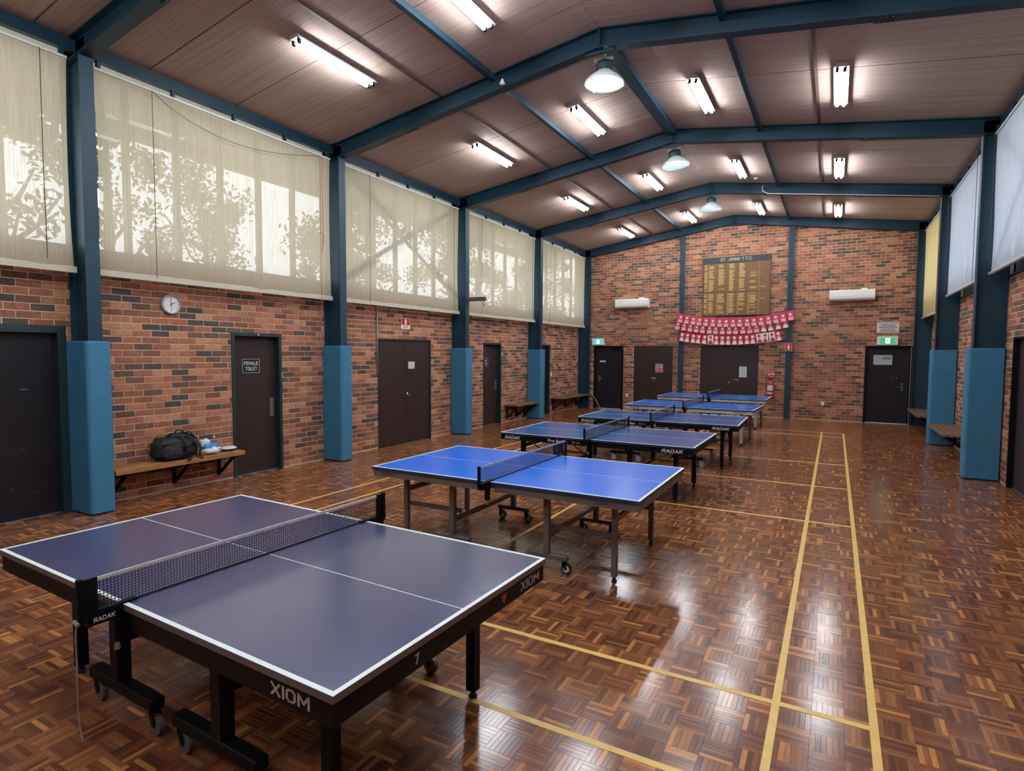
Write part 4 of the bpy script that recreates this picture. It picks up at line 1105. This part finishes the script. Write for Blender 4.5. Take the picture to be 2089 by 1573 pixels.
# ------------------------------------------------------------------ signs and notices
def plate(nm, label, cat, o, right, up, w, h, m, th=.004, group=None):
    """thin plate: o is the centre of its back face"""
    R_, U_ = Vector(right), Vector(up); N = R_.cross(U_)
    t = thing(nm, label, cat, o, 0, group)
    MB().prism([(-w/2, -h/2), (w/2, -h/2), (w/2, h/2), (-w/2, h/2)], (0, 0, 0), R_, U_, N, th).build('panel', m, t)
    return t, R_, U_, N*th
def border(t, R_, U_, N, w, h, e, m, k=.004):
    b = MB()
    for a0, a1, b0, b1 in ((-w/2+k, w/2-k, h/2-k-e, h/2-k), (-w/2+k, w/2-k, -h/2+k, -h/2+k+e), (-w/2+k, -w/2+k+e, -h/2+k+e, h/2-k-e), (w/2-k-e, w/2-k, -h/2+k+e, h/2-k-e)):
        b.prism([(a0, b0), (a1, b0), (a1, b1), (a0, b1)], N, R_, U_, R_.cross(U_), .0008)
    b.build('border', m, t)
def lines(t, R_, U_, N, rows, m, x0, x1, y0, dy, th, seed, name='print'):
    b = MB(); rnd = random.Random(seed)
    for k in range(rows):
        y = y0-k*dy; c = rnd.uniform(.7, 1.0); a = (x0+x1)/2; hw = (x1-x0)/2*c
        b.prism([(a-hw, y-th/2), (a+hw, y-th/2), (a+hw, y+th/2), (a-hw, y+th/2)], N, R_, U_, R_.cross(U_), .0008)
    return b.build(name, m, t)
Yv, Zv, Xv, NYv = (0, 1, 0), (0, 0, 1), (1, 0, 0), (0, -1, 0)
m_signblk = mat('black_sign', (16, 24, 34), .4, var=.05)
for nm, word, y, z, w, h, lab in (('door_sign', 'FEMALE', 5.89, 1.68, .31, .225, 'black FEMALE TOILET sign with white letters on the near toilet door'), ('door_sign', 'MALE', 12.83, 1.66, .27, .22, 'black MALE TOILET sign with white letters on the far toilet door')):
    t, R_, U_, N = plate(nm, lab, 'sign', (XL-.0995, y, z), Yv, Zv, w, h, m_signblk, .004, 'toilet signs')
    border(t, R_, U_, N, w, h, .004, m_txtw)
    text('lettering', word, .074, Vector((0, 0, .042))+N, R_, U_, m_txtw, t, bold=.012, width=w*.80 if word == 'FEMALE' else w*.55)
    text('lettering', 'TOILET', .074, Vector((0, 0, -.042))+N, R_, U_, m_txtw, t, bold=.012, width=w*.68)
t, R_, U_, N = plate('notice', 'small pale paper notice on the brown double door', 'notice', (XL-.0115, 9.70, 1.635), Yv, Zv, .21, .15, mat('pale_green_paper', (206, 210, 190), .8, var=.04), .0015)
lines(t, R_, U_, N, 5, m_greyw, -.08, .08, .05, .024, .006, 1)
t, R_, U_, N = plate('fire_sign', 'red and white fire equipment sign above the brown double door', 'sign', (XL+.0065, 9.49, 2.505), Yv, Zv, .29, .225, m_white, .004)
MB().prism([(-.135, -.03), (.135, -.03), (.135, .105), (-.135, .105)], N, R_, U_, (1, 0, 0), .0008).build('red_field', m_red, t)
MB().prism([(-.03, -.02), (.03, -.02), (.03, .08), (.012, .08), (.012, .10), (-.012, .10), (-.012, .08), (-.03, .08)], N*1.25, R_, U_, (1, 0, 0), .0008).build('pictogram', m_txtw, t)
lines(t, R_, U_, N, 2, m_red, -.1, .1, -.055, .028, .012, 3)
t, R_, U_, N = plate('notice', 'pale sheet of paper on the wide double door under the bunting', 'notice', (-2.46, YE+.0115, 1.36), Xv, Zv, .22, .33, mat('bluish_paper', (188, 200, 206), .8, var=.04), .0015)
lines(t, R_, U_, N, 10, m_greyw, -.08, .08, .13, .028, .006, 4)
t, R_, U_, N = plate('poster', 'small colour poster with an orange bird shape on the double door', 'poster', (-5.05, YE+.0115, 1.435), Xv, Zv, .26, .29, mat('pale_blue_poster', (128, 146, 166), .6, var=.15, vscale=12), .0015)
MB().prism([(-.08, -.11), (.08, -.12), (.11, -.02), (.06, .02), (-.02, .01), (-.08, -.04)], N, R_, U_, (0, -1, 0), .0008).build('orange_patch', mat('orange_print', (200, 92, 62), .6, var=.1), t)
MB().prism([(.0, .02), (.08, .02), (.10, .08), (.04, .05)], N, R_, U_, (0, -1, 0), .0008).build('yellow_patch', mat('yellow_print', (206, 186, 120), .6, var=.1), t)
t, R_, U_, N = plate('notice', 'pale evacuation plan notice on the far right exit door', 'notice', (1.165, YE+.0595, 1.765), Xv, Zv, .44, .27, mat('grey_paper', (170, 176, 180), .7, var=.04), .002)
lines(t, R_, U_, N, 3, m_greyw, -.2, -.06, .06, .05, .008, 6); 
MB().prism([(-.03, .01), (.0, .085), (.19, .085), (.19, .01)], N, R_, U_, (0, -1, 0), .0008).build('plan_print', mat('plan_grey', (120, 126, 130), .7, var=.1), t)
t, R_, U_, N = plate('door_plaque', 'tiny white name plaque on the far left exit door', 'plaque', (-7.02, YE+.0495, 1.635), Xv, Zv, .20, .06, m_paper, .003)
lines(t, R_, U_, N, 1, m_greyw, -.08, .08, 0, .02, .014, 7)
t, R_, U_, N = plate('notice_board', 'white PLEASE NOTE sign above the green exit sign', 'sign', (1.25, YE-.008, 2.67), Xv, Zv, .52, .31, m_paper, .005)
text('lettering', 'PLEASE NOTE', .06, Vector((0, 0, .115))+N, R_, U_, mat('dark_red_print', (120, 40, 44), .6, var=.05), t, bold=.02, width=.46)
lines(t, R_, U_, N, 4, m_txtd, -.22, .22, .05, .052, .02, 8)
border(t, R_, U_, N, .52, .31, .004, m_greyw)
def exit_sign(loc, label, col, strength, w, h):
    t = thing('exit_sign', label, 'exit sign', loc, 0, 'lit exit signs')
    MB().cbox(-w/2, w/2, -.055, 0, -h/2, h/2, .006).build('housing', m_white, t)
    lit = MB(); lit.prism([(-w*.36, -h*.36), (w*.36, -h*.36), (w*.36, h*.36), (-w*.36, h*.36)], (0, -.055, 0), Xv, Zv, (0, -1, 0), .002)
    p = lit.build('lit_panel', mat('lit_%s' % label[:5], (20, 90, 60), .4, emit=(col, strength)), t)
    wm = mat('lit_white', (255, 255, 255), .4, emit=((.75, .95, 1), strength*1.6))
    # running figure and doorway
    b = MB(); o = (0, -.057, 0)
    b.prism([(-w*.10, -h*.30), (w*.12, -h*.30), (w*.12, h*.30), (-w*.10, h*.30)], o, Xv, Zv, (0, -1, 0), .001); b.build('doorway', wm, p)
    gm = mat('figure_green', (10, 90, 70), .5, var=.03)
    b = MB(); o = (0, -.0582, 0)
    b.prism([(.0, h*.16), (w*.03, h*.16), (w*.03, h*.25), (.0, h*.25)], o, Xv, Zv, (0, -1, 0), .0008)
    b.bar((w*.012, -.0586, h*.14), (-w*.01, -.0586, -h*.04), w*.035, .0008, (0, 1, 0)); b.bar((-w*.01, -.0586, -h*.04), (-w*.055, -.0586, -h*.2), w*.022, .0008, (0, 1, 0)); b.bar((-w*.01, -.0586, -h*.04), (w*.05, -.0586, -h*.15), w*.022, .0008, (0, 1, 0))
    b.bar((w*.012, -.0586, h*.12), (w*.06, -.0586, h*.04), w*.016, .0008, (0, 1, 0)); b.bar((w*.012, -.0586, h*.12), (-w*.045, -.0586, h*.08), w*.016, .0008, (0, 1, 0)); b.build('running_figure', gm, p)
    return t
exit_sign((-7.17, YE-.008, 2.31), 'teal lit exit sign over the far left corner door', (.05, .62, .66), .85, .44, .235)
exit_sign((1.25, YE-.008, 2.295), 'green lit exit sign over the far right corner door', (.03, .50, .16), .7, .49, .235)
t = thing('conduit', 'short thin pipe running from the green exit sign to the corner', 'conduit', (1.5, YE-.015, 2.46)); MB().tube([(-.02, 0, 0), (.33, 0, .005)], .010, 6).build('pipe', mat('brown_pipe', (120, 84, 70), .7, var=.1), t)
# red equipment sign on the end wall post
t, R_, U_, N = plate('fire_sign', 'small red extinguisher sign on the right wall post', 'sign', (-1.205, YE-.101, 2.125), Xv, Zv, .19, .235, m_red, .004)
border(t, R_, U_, N, .19, .235, .008, m_txtw)
MB().prism([(-.025, -.07), (.025, -.07), (.025, .04), (.01, .06), (.01, .08), (-.01, .08), (-.01, .06), (-.025, .04)], N, R_, U_, (0, -1, 0), .0008).build('pictogram', m_txtw, t)
# fire extinguisher with its disc sign
t = thing('fire_extinguisher', 'red fire extinguisher hanging on the end wall', 'fire extinguisher', (-1.66, YE-.10, .62))
b = MB(); b.lathe([(.0, .0), (.075, .0), (.085, .015), (.085, .40), (.07, .455), (.03, .48), (.028, .50)], 24); b.build('cylinder', m_red, t, smooth=True)
b = MB(); b.lathe([(.0856, .20), (.0856, .36)], 24, (0, 0, 0), 'z', False); b.build('white_label', m_paper, t, smooth=True)
b = MB(); b.lathe([(.0856, .10), (.0856, .15)], 24, (0, 0, 0), 'z', False); b.build('lower_label', m_paper, t, smooth=True)
b = MB(); b.box(-.018, .018, -.02, .02, .50, .535); b.bar((-.02, 0, .53), (.10, 0, .565), .024, .012); b.bar((-.02, 0, .52), (.09, 0, .51), .022, .010); b.build('valve_handle', m_black, t)
b = MB(); b.tube([(-.02, 0, .525), (-.09, -.01, .53), (-.13, -.01, .45), (-.13, -.01, .25), (-.10, -.02, .16)], .010, 8); b.build('hose', m_blackrub, t, smooth=True)
MB().box(-.03, .03, .084, .092, .3, .5).build('wall_bracket', m_alu, t)
t = thing('round_sign', 'round red and white disc sign above the fire extinguisher', 'sign', (-1.655, YE-.008, 1.315))
b = MB(); b.lathe([(.112, .0), (.112, -.004), (.0, -.005)], 28, (0, 0, 0), 'y'); b.build('disc', m_red, t)
b = MB(); b.lathe([(.092, -.0052), (.082, -.0054)], 28, (0, 0, 0), 'y', False); b.build('ring', m_txtw, t)
MB().box(-.06, .06, -.0062, -.0052, -.018, .018).build('lettering_band', m_txtw, t)
t = thing('string_bow', 'small red looped ribbon hanging below the lowest bunting', 'ribbon', (-1.61, YE-.02, 2.33))
b = MB(); b.tube([(-.08, 0, .06), (-.02, -.01, .05), (.05, -.01, .06), (.055, 0, .0), (.0, -.01, -.04), (-.04, 0, .0), (-.01, -.012, .05), (.03, -.012, -.05), (.0, 0, -.09)], .014, 6); b.build('ribbon_loop', mat('orange_red_ribbon', (214, 66, 52), .6, var=.1), t, smooth=True)
for x, z, lab in ((-6.12, .50, 'white power socket beside the far left exit door'), (-.27, .49, 'white power socket low on the brick right of the post')):
    t, R_, U_, N = plate('power_socket', lab, 'socket', (x, YE-.007, z), Xv, Zv, .075, .115, m_white, .010, 'sockets on the end wall')
    MB().box(-.012, .012, -.0135, -.010, .02, .04).build('rocker', m_white, t)
t, R_, U_, N = plate('light_switch', 'small white light switch beside the dark door behind the far pad', 'switch', (XL+.007, 16.62, 1.24), Yv, Zv, .08, .12, m_white, .010)
MB().box(.010, .014, -.012, .012, -.015, .015).build('rocker', m_white, t)

# ------------------------------------------------------------------ honour board
BX0, BX1, BZ0, BZ1 = -3.70, -1.75, 3.10, 4.90
bw, bh = BX1-BX0, BZ1-BZ0
t = thing('honour_board', 'tall wooden honour board with gold lettering, ST. JOHNS T.T.C.', 'honour board', ((BX0+BX1)/2, YE-.025, BZ0))
m_bw = mat('varnished_board', (108, 75, 43), .4, var=.22, vscale=6, stretch=(.6, 1, 9)); m_bhd = mat('board_header', (38, 40, 52), .5, var=.1); m_gold = mat('gold_leaf_lettering', (216, 186, 104), .45, var=.06)
MB().box(-bw/2, bw/2, -.035, 0, 0, bh-.17).build('board', m_bw, t)
hd = MB().box(-bw/2-.008, bw/2+.008, -.045, 0, bh-.17, bh).build('header', m_bhd, t)
text('lettering', 'ST. JOHNS T.T.C.', .125, (0, -.045, bh-.088), Xv, Zv, mat('cream_lettering', (196, 208, 176), .6, var=.03), hd, bold=.012, width=.92)
b = MB()
for x in (-bw/2, bw/2-.02): b.box(x, x+.02, -.042, -.0352, 0, bh-.17)
b.box(-bw/2, bw/2, -.042, -.0352, .70, .715); b.box(-bw/2, bw/2, -.042, -.0352, bh-.195, bh-.172)
b.build('moulding', mat('board_moulding', (92, 62, 38), .5, var=.15), t)
b = MB(); rnd = random.Random(3)
cols = [(-.93, .09, .9), (-.79, .16, .85), (-.51, .19, .85), (-.20, .17, .9), (.09, .18, .85), (.40, .22, .6), (.70, .16, .07)]
for ci, (x, w, dens) in enumerate(cols):
    z = bh-.24; rowi = 0
    while z > .08:
        if .69 < z < .735: z -= .036; continue
        ok = rnd.random() < dens
        if ci == 5 and z > bh-.50: ok = False
        if z < .45 and ci >= 4 and rnd.random() < .3: ok = False
        if ok: b.box(x, x+w*rnd.uniform(.62, 1.0), -.0362, -.0351, z, z+.016)
        z -= .036
b.build('gold_names', m_gold, t)['kind'] = 'stuff'
b = MB()
for x in (-.82, -.54, -.53, -.235, -.225, .06, .07, .36, .37, .66): b.box(x-.003, x+.003, -.0358, -.0351, .03, .69)
for x in (-.82, .66): b.box(x-.003, x+.003, -.0358, -.0351, .74, bh-.21)
b.build('gold_rules', m_gold, t)['kind'] = 'stuff'

# ------------------------------------------------------------------ bunting
m_flr = mat('bunting_red', (188, 36, 52), .7, var=.08); m_flp = mat('bunting_pink_red', (206, 62, 88), .7, var=.08); m_flw = mat('bunting_white', (226, 224, 220), .7, var=.04)
def bunting(label, n, x0, x1, zt, sag, y, kinds, w, h):
    t = thing('bunting', label, 'bunting', (x0, y, zt), 0, 'strings of bunting on the end wall')
    L_ = x1-x0
    zf = lambda u: -sag*4*u*(1-u)
    MB().tube([(L_*k/24, 0, zf(k/24)) for k in range(25)], .004, 5).build('string', m_flr, t)
    for k in range(n):
        u = (k+.5)/n; x = L_*u; z = zf(u); tilt = math.atan((zf(u+.02)-zf(u-.02))/(L_*.04)) + random.uniform(-.05, .05)
        kd = kinds[k % len(kinds)]
        R_ = Vector((math.cos(tilt), 0, math.sin(tilt))); U_ = Vector((-math.sin(tilt), 0, math.cos(tilt))); o = Vector((x, random.uniform(-.006, .002), z))
        f = MB(); f.prism([(-w/2, -h), (w/2, -h), (w/2, 0), (-w/2, 0)], o, R_, U_, (0, -1, 0), .0015)
        fo = f.build('flag', {'r': m_flr, 'p': m_flp, 'w': m_flw}[kd], t)
        e = MB(); o2 = o+Vector((0, -.0016, 0))
        circ = lambda cx, cz, r: [(cx+r*math.cos(a*PI/6), cz+r*math.sin(a*PI/6)) for a in range(12)]
        if kd == 'p':
            e.prism(circ(0, -h*.36, w*.22), o2, R_, U_, (0, -1, 0), .001)
            for q in (.66, .78, .9): e.prism([(-w*.36, -h*q-.012), (w*.36, -h*q-.012), (w*.36, -h*q+.008), (-w*.36, -h*q+.008)], o2, R_, U_, (0, -1, 0), .001)
            em = m_flw
        else:
            e.prism(circ(0, -h*.26, w*.27), o2, R_, U_, (0, -1, 0), .001)
            e.prism([(-w*.42, -h*.97), (w*.42, -h*.97), (w*.26, -h*.62), (-w*.26, -h*.62)], o2, R_, U_, (0, -1, 0), .001)
            e.prism([(-w*.2, -h*.57), (w*.2, -h*.57), (w*.2, -h*.50), (-w*.2, -h*.50)], o2, R_, U_, (0, -1, 0), .001)
            em = m_flr if kd == 'w' else m_flw
        e.build('print', em, fo)
    return t
bunting('top string of pink-red bunting flags under the honour board', 17, -4.42, -1.10, 3.20, .19, YE-.16, ['p'], .178, .28)
bunting('middle string of red bunting flags, partly behind the top one', 17, -4.50, -1.25, 2.98, .19, YE-.135, ['p']*13+['r']*4, .175, .28)
bunting('lowest string of bunting with red and white flags', 17, -4.36, -1.42, 2.61, .13, YE-.15, list('rrrrrwrrrrrrrwwwr'), .165, .29)

# ------------------------------------------------------------------ air conditioners
for x0, x1, lab in ((-6.52, -5.39, 'white split air conditioner left of the honour board'), (-.19, .91, 'white split air conditioner right of the honour board')):
    w = x1-x0
    t = thing('air_conditioner', lab, 'air conditioner', ((x0+x1)/2, YE-.006, 3.42), 0, 'air conditioners on the end wall')
    b = MB()
    prof = [(0, .0), (-.16, .0), (-.215, .05), (-.225, .13), (-.22, .27), (-.20, .295), (0, .30)]
    P = [(-w/2, y, z) for y, z in prof] + [(w/2, y, z) for y, z in prof]; n = len(prof)
    b.add(P, [tuple(range(n)), tuple(range(2*n-1, n-1, -1))] + [(i, (i+1) % n + 0, n+(i+1) % n, n+i)[::-1] for i in range(n)])
    body = b.build('body', m_white, t)
    MB().hexa([(-w/2+.04, -.158, -.002), (w/2-.04, -.158, -.002), (w/2-.04, -.214, .048), (-w/2+.04, -.214, .048), (-w/2+.04, -.166, -.006), (w/2-.04, -.166, -.006), (w/2-.04, -.222, .044), (-w/2+.04, -.222, .044)]).build('louvre', mat('louvre_grey', (196, 196, 190), .5, var=.03), t)
    b = MB()
    b.box(-w/2+.01, w/2-.01, -.2265, -.224, .066, .070); b.build('panel_seam', mat('seam_grey', (150, 150, 146), .6, var=.03), body)
    MB().box(w*.2, w*.34, -.12, 0, .301, .345).build('pipe_cover', m_white, t)

# ------------------------------------------------------------------ odds and ends
t = thing('hook_arm', 'brown steel arm with an eye ring sticking out from a column', 'hook arm', (XL+.39, FR[4]-.01, 3.13))
m_arm = mat('brown_steel', (70, 58, 62), .5, var=.1)
MB().box(.001, .50, -.035, .035, -.045, .045).build('arm', m_arm, t)
b = MB(); b.tube([(.46, 0, -.045), (.46, 0, -.065)], .008, 8); b.tube([(.46+.026*math.sin(k*PI/8), 0, -.09+.026*math.cos(k*PI/8)) for k in range(17)], .007, 6); b.build('eye_ring', m_arm, t, smooth=True)
b = MB(); b.tube([(.46, 0, -.118), (.46, .0, -.13), (.455, .006, -.145), (.46, 0, -.155)], .010, 6); b.build('swivel', m_arm, t, smooth=True)
for o, zz, lab in (((XL+.022, 8.615, 1.45), 1.50, 'thin grey vertical pipe beside the brown double door'), ((XR-.022, 11.45, 1.55), 1.52, 'thin white vertical pipe on the right wall behind the near pad')):
    t = thing('conduit', lab, 'conduit', o, 0); MB().tube([(0, 0, 0), (0, 0, zz)], .012, 8).build('pipe', mat('grey_conduit', (136, 132, 130), .5, var=.05), t, smooth=True)
    for z in (.3, 1.1): MB().box(-.016, .016, -.016, .016, z, z+.02).build('saddle', m_alu, t)
t = thing('green_pole', 'lime green pole leaning against the corner bench end', 'pole', (-7.0, 18.85, 0))
MB().tube([(0, -.02, .008), (-.38, .04, .56)], .013, 8).build('shaft', mat('lime_green', (128, 170, 60), .5, var=.06), t, smooth=True)
MB().box(-.02, .05, -.08, .05, 0, .02).build('foot', mat('lime_green', (128, 170, 60)), t)
